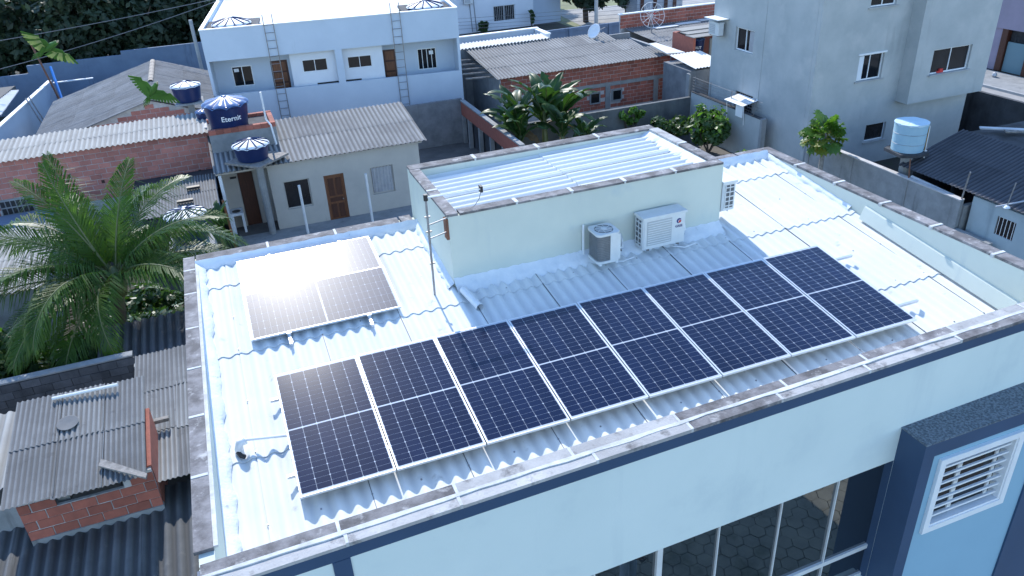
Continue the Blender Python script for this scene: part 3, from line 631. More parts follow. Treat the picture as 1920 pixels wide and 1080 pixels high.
# insulated refrigerant lines and cables of the two front units
for k, (x, zz) in enumerate(((7.22, .62), (5.98, .55))):
    t = thing('refrigerant_line', ['bundled white pipes beside the boxy air conditioner', 'bundled white pipes beside the squat air conditioner'][k], 'pipe', (x, 3.5, zz), group='pipes of the rooftop air conditioners')
    MB().tube([(x-.02, 3.42, zz-.12), (x+.07, 3.44, zz-.13), (x+.12, 3.55, zz-.05), (x+.13, 3.645, zz+.02)], .020, 8).build('insulated_pipe', 'white_pvc', t, smooth=True)
    MB().tube([(x-.02, 3.42, zz-.16), (x+.05, 3.45, zz-.20), (x+.09, 3.58, zz-.14), (x+.12, 3.645, zz-.03)], .012, 6).build('insulated_pipe', 'dark_plastic', t, smooth=True)
    MB().tube([(x-.30, 3.40, .31), (x-.25, 3.30, .30), (x-.05, 3.22, .27), (x+.2, 3.26, .28)], .010, 6).build('drain_hose', 'white_pvc', t)
# television antenna on its mast
t = thing('antenna', 'thin antenna mast with a horizontal twin-rod aerial beside the rooftop room', 'antenna', (2.69, 3.57, .25))
MB().tube([(2.69, 3.57, .20), (2.70, 3.57, 1.0), (2.71, 3.57, 1.96)], .018, 8).build('mast', 'steel', t)
MB().tube([(2.71, 3.57, 1.88), (2.71, 3.57, 1.98)], .035, 10).build('hub', 'dark_plastic', t)
for dy in (-.03, .03): MB().tube([(2.70, 3.57+dy*.5, 1.93), (3.60, 3.57+dy, 1.915)], .010, 6).build('rod', 'white_pvc', t)
MB().box(3.58, 3.52, 1.86, 3.62, 3.62, 1.96).build('end_cap', 'dark_plastic', t)
MB().tube([(3.6, 3.57, 1.87), (3.58, 3.63, 1.72), (3.5, 3.66, 1.60), (3.44, 3.70, 1.56)], .006, 5).build('cable', 'wire', t)
for z in (1.49, 1.26): MB().tube([(2.71, 3.57, z-.02), (3.03, 3.66, z)], .010, 6).build('stay', 'steel', t)
for z in (.8, 1.35, 1.6): MB().box(2.66, 3.555, z, 2.75, 3.585, z+.02).build('clip', 'steel', t)
MB().box(3.005, 3.64, 1.12, 3.049, 3.78, 1.47).build('mounting_block', 'rust', t)

# ================================================================== water tanks
def tank(F, Rr, H, label, lid='tank_lid', body='tank_blue', flutes=8, lettering=None, taper=.84, lh=.2, group=None, lidamp=.06, ribs=0):
    t = thing('water_tank', label, 'water tank', F=F, group=group)
    pr = [(Rr*taper*.97, 0), (Rr*taper, .03*H)]
    for k in range(1, 9):
        z = H*(.03+.90*k/8); r = Rr*(taper+(1-taper)*.93*k/8); pr += [(r-.008, z-.02), (r, z)]
    pr += [(Rr*1.02, H*.95), (Rr*1.03, H), (Rr*.96, H+.01)]
    MB().lathe(pr, n=36).build('tank_body', body, t, F, smooth=True)
    n = flutes*8; V = [(0, 0, H+lh)]; Fc = []
    rs = [.14, .3, .5, .7, .85, .97, 1.05]
    for i, s in enumerate(rs):
        for k in range(n):
            a = 2*math.pi*k/n; u = abs(math.cos(flutes*a/2.0)); z = H+.02+lh*(1-s**1.25)+lidamp*s*(u-.35)
            if s > 1: z -= .05
            V.append((Rr*s*math.cos(a), Rr*s*math.sin(a), z))
    Fc = [(0, 1+k, 1+(k+1) % n) for k in range(n)]+[(1+i*n+k, 1+(i+1)*n+k, 1+(i+1)*n+(k+1) % n, 1+i*n+(k+1) % n) for i in range(len(rs)-1) for k in range(n)]
    ld = MB().add(V, Fc).build('lid', lid, t, F, smooth=True)
    MB().lathe([(.12*Rr, H+lh-.01), (.12*Rr, H+lh+.03), (.05*Rr, H+lh+.04)], n=16).build('lid_cap', lid, ld, F, smooth=True)
    for k in range(ribs):  # blue ribs on a white lid: sun glints on the flutes put into colour
        a = 2*math.pi*(k+.5)/ribs; MB().tube([(Rr*s*math.cos(a), Rr*s*math.sin(a), H+.03+lh*(1-s**1.25)+lidamp*s*.3) for s in (.13, .4, .7, 1.0)], .035*Rr, 5).build('rib', 'tank_blue', ld, F)
    if lettering:
        me = text_mesh(lettering[0], lettering[1], 'text_white', 'lettering', .004); z0 = H*lettering[2]; a0 = lettering[3]
        for v in me.vertices:
            x, y, zz = v.co; rr = Rr*(taper+(1-taper)*((z0+y)/H))+.008+zz; a = a0+x/rr; v.co = (rr*math.cos(a), rr*math.sin(a), z0+y)
        me.update(); inst(me, 'lettering', F, t)
    return t

# ================================================================== beige house
bh = thing('beige_house', 'single-storey beige rendered house with grey corrugated roof behind the solar building', 'house', (3.5, 24.6, G))
F = T(0, 24.6, 0)
MB().wall(1.30, 7.65, G, -3.95, .18, [(1.79, 2.86, -6.0, -4.77), (3.46, 4.30, G, -4.80), (5.44, 6.43, -6.02, -4.79)]).build('front_wall', 'beige', bh, F)
MB().hexa([(7.47, 24.781, G), (7.65, 24.781, G), (7.65, 28.29, G), (7.47, 28.29, G), (7.47, 24.781, -3.93), (7.65, 24.781, -3.93), (7.65, 28.29, -3.38), (7.47, 28.29, -3.38)]).build('side_wall', 'beige', bh)
MB().box(1.30, 24.781, G, 1.46, 26.0, -3.9).build('side_wall', 'beige', bh)
b = MB(); b.wall(-.62, 1.299, G, -3.8, .15, [(.10, .72, -6.9, -4.50)]); b.build('porch_wall', 'beige', bh, T(0, 25.9, 0))
MB().box(-.62, 24.5, G, -.50, 25.9, -4.05).build('porch_side', 'white_inner', bh)
MB().box(-.62, 28.3, G, 7.65, 28.5, -3.3).build('rear_wall', 'beige', bh)
MB().box(-.45, 23.0, G+.01, 8.2, 24.58, G+.10).build('porch_floor', 'concrete', bh)
o = window(bh, F, 1.79, 2.86, -6.0, -4.77, 'beige', 'glass_open', 1, .10, .05); 
MB().box(1.86, .16, -5.94, 2.16, .17, -5.45).build('curtain', 'curtain', o, F)
o = window(bh, F, 5.44, 6.43, -6.02, -4.79, 'beige', 'glass_open', 1, .12, .05)
b = MB(); V = [(5.50+.90*k/28, .07+.025*math.sin(k*1.4), z) for z in (-5.96, -4.84) for k in range(29)]; b.add(V, [(k, k+1, 30+k, 29+k) for k in range(28)]); b.build('curtain', 'curtain', o, F, smooth=True)
d = MB().box(3.464, .03, G, 3.54, .15, -4.804).box(4.22, .03, G, 4.296, .15, -4.804).box(3.54, .03, -4.88, 4.22, .15, -4.804).build('door', 'wood_brown', bh, F)
MB().box(3.541, .07, G+.02, 4.219, .12, -4.881).build('leaf', 'wood_brown', d, F)
for x0, x1, z0, z1 in ((3.60, 3.84, -5.75, -4.97), (3.92, 4.16, -5.75, -4.97), (3.60, 4.16, -6.02, -5.84), (3.60, 3.84, -6.75, -6.12), (3.92, 4.16, -6.75, -6.12)): MB().box(x0, .045, z0, x1, .069, z1).build('panel', 'wood_dark', d, F)
MB().tube([(4.15, .03, -5.95), (4.15, .06, -5.95)], .03, 8).build('handle', 'steel', d, F)
MB().box(.12, 25.93, G, .70, 25.96, -4.52).build('porch_door', 'wood_dark', bh)
sk = MB().box(-.5, 25.2, -6.1, .02, 25.88, -6.0).box(-.5, 25.2, G, -.40, 25.88, -6.1).box(-.08, 25.2, G, .02, 25.88, -6.1).build('wash_basin', 'white_inner', bh)
MB().lathe([(.18, 0), (.14, -.12)], (-.25, 25.5, -5.995), 16, True).build('bowl', 'dark_plastic', sk)
MB().box(-.2, 25.86, -4.7, .05, 25.895, -4.62).build('lamp_box', 'dark_plastic', bh)
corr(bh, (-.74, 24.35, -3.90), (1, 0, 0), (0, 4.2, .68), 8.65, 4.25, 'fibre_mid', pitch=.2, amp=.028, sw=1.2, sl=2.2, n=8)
MB().box(-.7, 24.5, -4.02, 7.8, 24.58, -3.955).build('eave_beam', 'beige', bh)
for x in (2.35, 5.08): MB().tube([(x, 23.6, G), (x-.01, 23.6, -4.66)], .055, 10).build('fence_post', 'white_pvc', None, label='bare white post in front of the '+('open window' if x < 3 else 'curtained window')+' of the beige house', cat='post', group='white posts before the beige house')
# tank platform on a single column in front of the house
st = thing('tank_stand', 'grey concrete column with diamond-set slab carrying the lower blue tank', 'tank stand', (1.0, 24.2, G))
MB().tube([(1.0, 24.3, G), (1.0, 24.3, -3.66)], .14, 12).build('column', 'concrete', st)
MB().prism([(-.26, 24.75), (.98, 23.5), (2.26, 24.75), (1.05, 25.9)], -3.70, -3.62).build('slab', 'wood_grey', st)
tank(T(.86, 24.7, -3.62), .70, .62, 'blue water tank with striped lid on the column in front of the beige house', flutes=12, lh=.20, lid='white_paint', ribs=12, lidamp=.04)
# brick-topped base with the big lettered tank
tb = thing('brick_plinth', 'plastered block base with a brick rim under the lettered blue tank', 'plinth', (.8, 27, G))
MB().box(-.62, 26.2, G, 2.05, 28.2, -2.86).build('base_wall', 'concrete', tb)
MB().box(-.60, 26.25, -2.859, 2.02, 28.1, -2.80).build('deck', 'wall_dark', tb)
for k in range(9):
    MB().box(0, 0, 0, .29, .2, .19).build('brick', 'brick', tb, T(-.62+.298*k, 26.18, -2.86))
    MB().box(0, 0, 0, .29, .2, .19).build('brick', 'brick', tb, T(-.62+.298*k, 28.0, -2.86))
for k in range(5): MB().box(0, 0, 0, .2, .29, .19).build('brick', 'brick', tb, T(1.86, 26.40+.30*k, -2.86))
tank(T(.27, 27.05, -2.795), .90, .98, 'large dark blue water tank with white lettering above the beige house', flutes=10, lh=.26, lettering=('Eternit', .30, .50, R(-82)), lidamp=.10)
MB().tube([(1.72, 26.3, -1.4), (1.72, 26.3, -2.55), (1.86, 26.1, -2.75), (1.92, 25.9, -3.55)], .04, 8).build('pipe_riser', 'white_pvc', None, label='white water pipe beside the lettered blue tank', cat='pipe')
tank(T(-.74, 29.6, -3.10), .30, .42, 'small blue tank half hidden behind the large lettered tank', flutes=8, lh=.1)
MB().box(-1.02, 29.3, G, -.44, 29.9, -3.10).build('block_plinth', 'concrete', None, label='narrow grey plinth under the small half hidden tank', cat='plinth')
tank(T(-1.23, 31.6, -2.57), .65, .72, 'blue water tank with white lid on a concrete post by the gable roof', lid='white_paint', flutes=10, lh=.16, lidamp=.02, ribs=8)
t = thing('tank_stand', 'pale concrete post and slab carrying the tank by the gable roof', 'tank stand', (-1.2, 31.6, G))
MB().box(-1.34, 31.45, G, -1.06, 31.75, -2.66).build('post', 'concrete', t); MB().box(-1.85, 31.0, -2.66, -.6, 32.2, -2.575).build('slab', 'concrete', t)
tank(T(-1.86, 20.2, -4.72), .68, .95, 'blue water tank with pale fluted lid behind the palm fronds', flutes=12, lid='white_paint', ribs=12, lh=.16, lidamp=.03)
MB().box(-2.6, 19.4, G, -1.1, 21.0, -4.725).build('tank_plinth', 'concrete', None, label='low block plinth under the tank behind the palm', cat='plinth')

# ================================================================== white two-storey block of flats
FWB = T(-.14, 35.6, 0) @ RZ(math.atan2(-1.66, 12.88))
wb = thing('white_apartment_block', 'long white two-storey block with a shared balcony and two roof tanks', 'building', F=FWB @ T(6.5, 0, G))
LW = 12.98; DP = 14
b = MB()
b.box(0, 0, -1.72, LW, .15, -.20).box(0, 0, G, LW, .15, -3.43)                      # parapet band, balcony wall
b.box(0, 0, -3.43, .14, .15, -1.72).box(6.38, 0, -3.43, 6.74, .15, -1.72).box(LW-.14, 0, -3.43, LW, .15, -1.72)
b.build('front_wall', 'white_block', wb, FWB)
MB().box(0, .151, G, .15, DP, -.20).build('side_wall', 'white_block', wb, FWB); MB().box(LW-.15, .151, G, LW, DP, -.20).build('side_wall', 'white_block', wb, FWB)
MB().box(.15, DP-.15, G, LW-.15, DP, .6).build('rear_wall', 'white_block', wb, FWB)
MB().wall(.15, LW-.15, -4.0, -1.35, .12, [(.98, 2.02, -3.38, -2.32), (2.98, 3.86, -4.0, -2.22), (8.92, 9.62, -4.0, -2.22), (10.80, 11.84, -3.48, -2.35)]).build('balcony_rear_wall', 'white_block', wb, FWB @ T(0, 1.3, 0))
MB().wall(4.05, 6.56, -4.0, -1.35, .12, [(4.63, 5.92, -2.80, -2.15)]).box(4.05, .121, -4, 4.17, .89, -1.36).build('kitchen_wall', 'white_inner', wb, FWB @ T(0, .4, 0))
MB().wall(6.56, 8.86, -4.0, -1.35, .12, [(6.97, 8.24, -2.84, -2.21)]).box(8.74, .121, -4, 8.86, .89, -1.36).build('kitchen_wall', 'white_inner', wb, FWB @ T(0, .4, 0))
MB().box(.15, .151, -4.1, LW-.15, 1.3, -4.0).build('balcony_floor', 'concrete', wb, FWB); MB().box(.15, .151, -1.36, LW-.15, 1.6, -1.3).build('balcony_ceiling', 'white_inner', wb, FWB)
FD = FWB @ T(0, 1.3, 0); FK = FWB @ T(0, .4, 0)
window(wb, FD, .98, 2.02, -3.38, -2.32, n=2, d=.05); w1 = window(wb, FD, 10.80, 11.84, -3.48, -2.35, n=4, d=.05, fw=.04)
window(wb, FK, 4.63, 5.92, -2.80, -2.15, n=2, d=.05, fw=.04); window(wb, FK, 6.97, 8.24, -2.84, -2.21, n=2, d=.05, fw=.04)
MB().box(1.10, .035, -2.62, 1.34, .045, -2.45).build('sticker', 'white_paint', wb, FD); MB().box(11.45, .035, -2.7, 11.68, .045, -2.5).build('sticker', 'white_paint', wb, FD)
for x0, x1 in ((2.985, 3.855), (8.925, 9.615)):
    d = MB().box(x0, .03, -4.0, x1, .09, -2.225).build('door', 'wood_dark', wb, FD)
    for k in range(3): MB().box(x0+.1, .015, -3.9+.56*k, x1-.1, .029, -3.9+.56*k+.46).build('panel', 'wood_brown', d, FD)
MB().box(5.25, -.01, -3.50, 6.36, -.002, -3.40).build('sink_edge', 'dark_plastic', wb, FK); MB().box(6.75, -.01, -3.50, 7.58, -.002, -3.40).build('sink_edge', 'dark_plastic', wb, FK)
# butterfly roof inside the parapet
b = MB(); b.quad((.15, .15, -.42), (6.5, .15, -.75), (6.5, DP-.15, -.75), (.15, DP-.15, -.42)); b.quad((6.5, .15, -.75), (LW-.15, .15, -.42), (LW-.15, DP-.15, -.42), (6.5, DP-.15, -.75)); b.build('roof', 'roof_white', wb, FWB)
MB().box(-.02, -.03, -.199, LW+.02, .17, -.15).build('parapet_cap', 'white_paint', wb, FWB); MB().box(-.02, .171, -.199, .17, DP, -.15).build('parapet_cap', 'white_paint', wb, FWB); MB().box(LW-.17, .171, -.199, LW+.02, DP, -.15).build('parapet_cap', 'white_paint', wb, FWB)
b = MB(); b.prism([(6.0, 5.6), (6.6, 1.9), (6.75, 1.9), (8.1, 6.2), (7.95, 6.3), (6.6, 2.6), (6.2, 5.8)], -.72, -.68)
MB().box(5.55, 2.3, -.68, 6.55, 2.42, -.60).box(6.75, 2.3, -.68, 7.8, 2.42, -.60).box(6.55, 2.3, -.70, 6.68, 3.8, -.60).build('gutter', 'steel', wb, FWB)
for x0 in (.18, 10.2):
    MB().box(x0, .25, -.42, x0+2.6, 3.4, -.30).build('tank_tray', 'wall_dark', wb, FWB)
tank(FWB @ T(1.45, 1.5, -.72), .95, .55, 'tank with white striped lid on the left end of the white block roof', lid='white_paint', flutes=12, lh=.26, lidamp=.04, ribs=12)
tank(FWB @ T(11.5, 1.6, -.72), .95, .55, 'tank with white striped lid on the right end of the white block roof', lid='white_paint', flutes=12, lh=.26, lidamp=.04, ribs=12)
def ladder(F, wd, z0, z1, label, n):
    t = thing('ladder', label, 'ladder', F=F @ T(wd/2, -.12, z0), group='steel ladders on the white block')
    for x in (0, wd): MB().tube([(x, -.12, z0), (x, -.12, z1)], .022, 6).build('rail', 'steel', t, F)
    for k in range(n): z = z0+.2+(z1-z0-.7)*k/(n-1); MB().tube([(0, -.12, z), (wd, -.12, z)], .015, 6).build('rung', 'steel', t, F)
    return t
ladder(FWB @ T(3.12, 0, 0), .46, -5.0, .32, 'wall ladder on the left half of the white block, by the left door', 13)
ladder(FWB @ T(9.48, 0, 0), .46, -5.1, .35, 'wall ladder on the right half of the white block, by the right door', 13)

# ================================================================== long brick house on the left with the pale roof
lb = thing('brick_house', 'long unplastered pink brick house with a pale corrugated roof at the left', 'house', (-6, 28, G))
MB().box(-14, 27.92, G, -.66, 28.1, -3.12).build('front_wall', 'mortar_grey', lb)
bricks(lb, (-9.66, 27.92, -5.34), (1, 0, 0), 9.0, 2.2, .45, .222, 'brick_pink', holes=[(.5, 1.7, .0, .65)], hollow=.05)
MB().box(-14, 30.4, G, -.66, 30.55, -2.95).box(-.80, 28.11, G, -.66, 30.4, -3.0).build('rear_wall', 'mortar_grey', lb)
corr(lb, (-13.2, 27.62, -3.08), (1, 0, 0), (0, 2.75, .20), 12.6, 2.8, 'fibre_light', pitch=.2, amp=.03, sw=1.2, sl=1.6, n=8, jit=.03)
vb = MB().box(-9.15, 27.86, -5.34, -7.95, 27.915, -4.69).build('vent_block', 'concrete', lb)
for i in range(6):
    for j in range(2): MB().box(0, 0, 0, .15, .012, .24).build('opening', 'dark_plastic', vb, T(-9.11+.192*i, 27.846, -5.30+.30*j))
# terrace, sheds and roofs between that house and the palm
MB().box(-14, 24.0, G, -6.7, 27.6, -5.25).build('low_flat_roof', 'wall_blue', None, label='flat blue-grey roof slab below the vent block of the brick house', cat='flat roof')
sh = thing('shed', 'small shed with pale grey corrugated roof left of the palm', 'shed', (-9, 21, G))
MB().box(-13.8, 18.9, G, -6.6, 19.05, -4.8).box(-13.8, 23.6, G, -6.6, 23.8, -4.5).box(-6.75, 19.05, G, -6.6, 23.6, -4.8).build('wall', 'concrete', sh)
corr(sh, (-13.8, 18.6, -4.78), (1, 0, 0), (0, 4.9, .3), 7.4, 4.9, 'fibre_light', pitch=.15, amp=.025, sw=1.05, sl=2.5, n=6)
sh = thing('shed', 'dark patched lean-to roof between the palm and the beige house', 'shed', (-2.2, 25, G))
corr(sh, (-3.7, 23.2, -4.85), (1, 0, 0), (0, 3.2, .35), 2.9, 3.2, 'fibre_grey', pitch=.11, amp=.02, sw=.9, sl=1.7, n=6, jit=.05)
MB().box(-3.6, 23.3, G, -.9, 23.42, -4.95).build('wall', 'wall_dark', sh); MB().box(-3.6, 26.2, G, -.9, 26.32, -4.55).build('wall', 'wall_dark', sh)
MB().box(-2.3, 23.9, -4.68, -1.7, 24.1, -4.60).build('roof_board', 'dark_plastic', sh); MB().box(-1.9, 25.0, -4.57, -1.4, 25.2, -4.48).build('roof_board', 'dark_plastic', sh)
MB().box(-4.0, 26.6, G, -.7, 27.85, -4.75).build('low_wall', 'wall_dark', None, label='dark low wall under the brick house', cat='wall')  # low wall in the dark wall material
t = MB().tube([(-.55, 23.2, G), (-.62, 23.25, -4.6)], .05, 8).build('timber_post', 'wood_brown', None, label='brown timber post at the porch corner of the beige house', cat='post')

# gable-roofed house behind
gb = thing('gable_house', 'low house with grey gable roof and brick gable behind the pale roof', 'house', (-3.5, 36, G))
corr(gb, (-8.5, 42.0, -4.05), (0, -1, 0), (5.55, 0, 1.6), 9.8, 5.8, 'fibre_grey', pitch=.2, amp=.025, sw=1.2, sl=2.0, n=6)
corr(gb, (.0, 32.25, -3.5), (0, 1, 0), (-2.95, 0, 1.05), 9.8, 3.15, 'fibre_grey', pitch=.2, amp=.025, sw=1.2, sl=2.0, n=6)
MB().prism_y([(-8.2, -5.2), (-.2, -5.2), (-.2, -3.55), (-2.95, -2.55), (-8.2, -4.1)], 32.5, 32.65).build('gable_wall', 'mortar_grey', gb)
bricks(gb, (-6.6, 32.5, -3.75), (1, 0, 0), 6.0, 1.25, .42, .21, 'brick_pink', clip=lambda x, z: (z-3.75) < min(-2.62+(x-3.65)*.285-.12 if x < 3.65 else -2.62-(x-3.65)*.36-.12, 0))
MB().box(-8.2, 32.65, G, -8.05, 41.8, -4.1).box(-.2, 32.65, G, -.05, 41.8, -3.6).build('side_wall', 'concrete', gb)
rt = MB().tube([(-.09, 0, 0), (0, 0, .1), (.09, 0, 0)], .05, 5); rme = MB().add(*(lambda n: ([(.13*math.cos(math.pi*k/n), y, .09*math.sin(math.pi*k/n)) for y in (0, .44) for k in range(n+1)], [(k, k+1, n+2+k, n+1+k) for k in range(n)]))(6)).mesh('ridge_tile', 'tile_ridge')
for k in range(13): inst(rme, 'ridge_tile', T(-2.95, 36.2+.42*k, -2.43+.015*(k % 2)), gb)

# boundary wall, left compound
bw_ = thing('boundary_wall', 'long stepped blue-grey boundary wall below the dark woods', 'wall', (-8, 53, G))
MB().box(-40, 53, G, -11.3, 53.2, -4.36).build('wall_section', 'wall_blue', bw_); MB().box(-11.3, 53, G, -5.5, 53.2, -3.85).build('wall_section', 'wall_blue', bw_); MB().box(-5.5, 53, G, 3, 53.2, -3.6).build('wall_section', 'wall_blue', bw_)
lw = thing('compound_wall', 'pale blue rendered wall with white coping running back at far left', 'wall', (-10, 43, G))
FL = frame((-10.75, 37.5, 0), (1.25, 11.2, 0), (-1, .1, 0))
MB().box(0, -.08, G, 11.3, .08, -4.2).build('wall_body', 'white_block', lw, FL); MB().box(-.02, -.12, -4.199, 11.3, .12, -4.13).build('coping', 'white_paint', lw, FL)
t = thing('yard_wall', 'low blue-grey yard wall with pale cap before the boundary wall', 'wall', (-8.4, 49, G))
MB().box(-9.4, 49, G, -7.1, 49.12, -4.4).build('wall_body', 'wall_blue', t); MB().box(-9.4, 48.97, -4.399, -7.1, 49.15, -4.34).build('cap', 'white_paint', t); MB().box(-7.22, 44.5, G, -7.1, 48.96, -4.9).build('wall_return', 'wall_blue', t)
hs = thing('far_left_house', 'house at far left edge with white and grey sheet roofs', 'house', (-14, 44, G))
corr(hs, (-10.9, 46.8, -4.1), (0, -1, 0), (-1, 0, .06), 6.0, 1.3, 'fibre_white', pitch=.3, amp=.03, sw=1.2, sl=2)
MB().hexa([(-22, 40, -4.35), (-12.1, 40, -4.35), (-11.2, 47.6, -4.35), (-22, 47.6, -4.35), (-22, 40, -4.02), (-12.1, 40, -4.02), (-11.2, 47.6, -4.0), (-22, 47.6, -4.0)]).build('roof_slab', 'fibre_mid', hs)
MB().box(-22, 38.9, G, -11.6, 39.1, -4.25).build('wall', 'brick_pink', hs)
corr(hs, (-22, 37.6, -4.2), (1, 0, 0), (0, 1.4, .25), 10.3, 1.4, 'fibre_grey', pitch=.2, amp=.025, sw=1.2, sl=1.5, n=6)
t = thing('sheet_pile', 'pile of loose pale roofing sheets by the compound wall', 'sheets', (-11, 41, G))
for k in range(4): MB().box(-.55, -.9, 0, .55, .9, .02).build('sheet', 'fibre_light', t, T(-10.0+.2*k, 40.6-.45*k, -5.7+.05*k) @ RZ(.2*k-.3) @ RX(R(8)) @ RY(R(-10+6*k)))
MB().box(-11.1, 39.2, G, -9.3, 41.4, -5.8).build('block_heap', 'concrete', None, label='low concrete block under the loose roofing sheets', cat='plinth')
MB().tube([(-9.35, 49.6, -3.5), (-8.9, 47.2, -5.2)], .08, 8).build('blue_pipe', 'blue_pipe', None, label='bright blue pipe leaning at the far end of the compound wall', cat='pipe')
MB().tube([(-9.9, 49, -1.9), (-8.8, 46.6, -5.9)], .06, 8).build('leaning_pole', 'rust', None, label='thin brown pole leaning beside the bright blue pipe', cat='pole')
t = thing('ladder', 'narrow dark ladder leaning on the compound wall', 'ladder', (-9.7, 43.6, G))
for dx in (0, .35): MB().tube([(-10.0+dx*.3, 43.2+dx, -3.9), (-9.2+dx*.3, 42.4+dx, -6.4)], .04, 6).build('rail', 'steel', t)
MB().tube([(-.53, 45, G), (-.53, 45, -.95)], .11, 10).build('concrete_post', 'pole_concrete', None, label='slim pale concrete post left of the white block', cat='post')

# ================================================================== lower left: neighbour's patched roofs
nh = thing('patched_house', 'neighbouring house at lower left with patched corrugated roofs and brick dormer', 'house', (-3.2, 6.5, G))
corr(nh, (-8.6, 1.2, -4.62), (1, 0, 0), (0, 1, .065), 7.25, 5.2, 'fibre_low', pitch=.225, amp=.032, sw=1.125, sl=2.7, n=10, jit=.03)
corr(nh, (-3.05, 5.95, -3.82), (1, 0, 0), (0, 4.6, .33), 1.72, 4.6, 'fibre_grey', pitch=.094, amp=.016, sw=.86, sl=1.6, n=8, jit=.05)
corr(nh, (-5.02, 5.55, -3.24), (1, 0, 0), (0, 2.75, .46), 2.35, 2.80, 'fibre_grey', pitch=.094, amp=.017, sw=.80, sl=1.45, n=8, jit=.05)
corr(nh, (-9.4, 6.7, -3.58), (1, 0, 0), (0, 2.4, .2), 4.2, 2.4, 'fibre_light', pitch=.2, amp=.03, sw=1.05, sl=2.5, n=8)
MB().box(-9.3, 1.5, G, -1.40, 1.65, -4.45).box(-1.55, 1.65, G, -1.40, 10.4, -3.95).box(-9.3, 9.0, G, -3.1, 9.2, -3.55).box(-3.1, 10.2, G, -1.55, 10.35, -3.6).box(-9.3, 6.35, G, -5.05, 6.45, -3.75).build('wall', 'concrete', nh)
MB().box(-4.86, 5.76, -4.55, -2.56, 5.88, -4.22).build('dormer_render', 'concrete', nh)
MB().box(-4.84, 5.80, -4.219, -4.30, 5.88, -3.34).box(-3.1, 5.80, -4.219, -2.58, 5.88, -3.34).box(-4.30, 5.80, -4.219, -3.1, 5.87, -3.60).build('dormer_wall', 'mortar_grey', nh)
bricks(nh, (-4.86, 5.80, -4.22), (1, 0, 0), 2.3, .88, .42, .21, 'brick', th=.03, j=.02, holes=[(.52, 1.72, .63, .9)], proud=.012, hollow=.06)
MB().hexa([(-2.68, 5.88, -4.5), (-2.56, 5.88, -4.5), (-2.56, 7.4, -4.5), (-2.68, 7.4, -4.5), (-2.68, 5.88, -3.30), (-2.56, 5.88, -3.30), (-2.56, 7.4, -3.02), (-2.68, 7.4, -3.02)]).build('dormer_side', 'brick', nh)
MB().box(-4.86, 5.88, -4.1, -4.74, 8.0, -3.30).build('dormer_side', 'mortar_grey', nh)
MB().box(-4.7, 7.6, -4.1, -2.7, 7.7, -2.95).build('dormer_rear', 'mortar_grey', nh)
MB().box(-4.25, 5.95, -3.70, -4.05, 6.1, -3.40).build('cloth', 'fibre_light', nh)
MB().hexa([(-3.42, 5.95, -3.10), (-2.60, 5.30, -3.17), (-2.58, 5.42, -3.17), (-3.38, 6.12, -3.08), (-3.42, 5.95, -3.07), (-2.60, 5.30, -3.13), (-2.58, 5.42, -3.13), (-3.38, 6.12, -3.05)]).build('loose_plank', 'wood_grey', None, label='split weathered plank lying on the edge of the dormer roof', cat='plank')
b = MB(); b.lathe([(.0, .0), (.10, .012), (.19, .045), (.20, .055), (.185, .05), (.0, .012)], n=24, closed=False)
b.build('metal_lid', 'fibre_grey', None, T(-4.02, 7.35, -2.90) @ RX(R(10)) @ Matrix.Diagonal((1, 1, .4, 1)), smooth=True, label='round grey lid lying on the patched dormer roof', cat='lid')
MB().tube([(-4.34, 8.15, -2.74), (-3.1, 8.05, -2.70)], .035, 8).build('white_pipe', 'white_pvc', None, label='white pipe along the upper edge of the patched dormer roof', cat='pipe')
MB().box(-2.62, 7.55, -3.55, -2.30, 7.65, -3.47).build('roof_stick', 'wood_grey', None, label='short dark stick on the roof right of the dormer', cat='stick')
t = thing('wire_hoop', 'loose pale cable loop on the lowest corrugated roof', 'cable', (-4.1, 3.4, -4.1))
MB().tube([(-4.5+.28*math.cos(a)+.3, 3.55+.16*math.sin(a), -4.10+.02*math.sin(3*a)) for a in [R(20+14*k) for k in range(20)]], .010, 5).build('cable_loop', 'white_pvc', t)
lr = thing('lean_to', 'dark wide-wave corrugated roof against the solar building, beyond the block wall', 'lean-to', (-2.8, 12.8, G))
corr(lr, (-4.25, 12.0, -4.42), (1, 0, 0), (0, 1.9, .15), 3.0, 1.9, 'fibre_dark', pitch=.22, amp=.034, sw=1.1, sl=2.0, n=8)
MB().box(-4.2, 13.6, G, -1.25, 13.75, -4.4).build('wall', 'wall_dark', lr)
bk = thing('block_wall', 'dark weathered concrete-block wall under the palm', 'wall', (-5.5, 11.6, G))
MB().box(-12, 11.55, G, -3.3, 11.75, -4.05).build('wall_core', 'wall_dark', bk); MB().box(-12, 11.53, -4.049, -3.3, 11.77, -4.01).build('cap', 'concrete', bk)
bricks(bk, (-8.2, 11.55, -5.75), (1, 0, 0), 4.9, 1.68, .43, .21, 'block_dark', th=.04, j=.014, name='block', skip=.02)

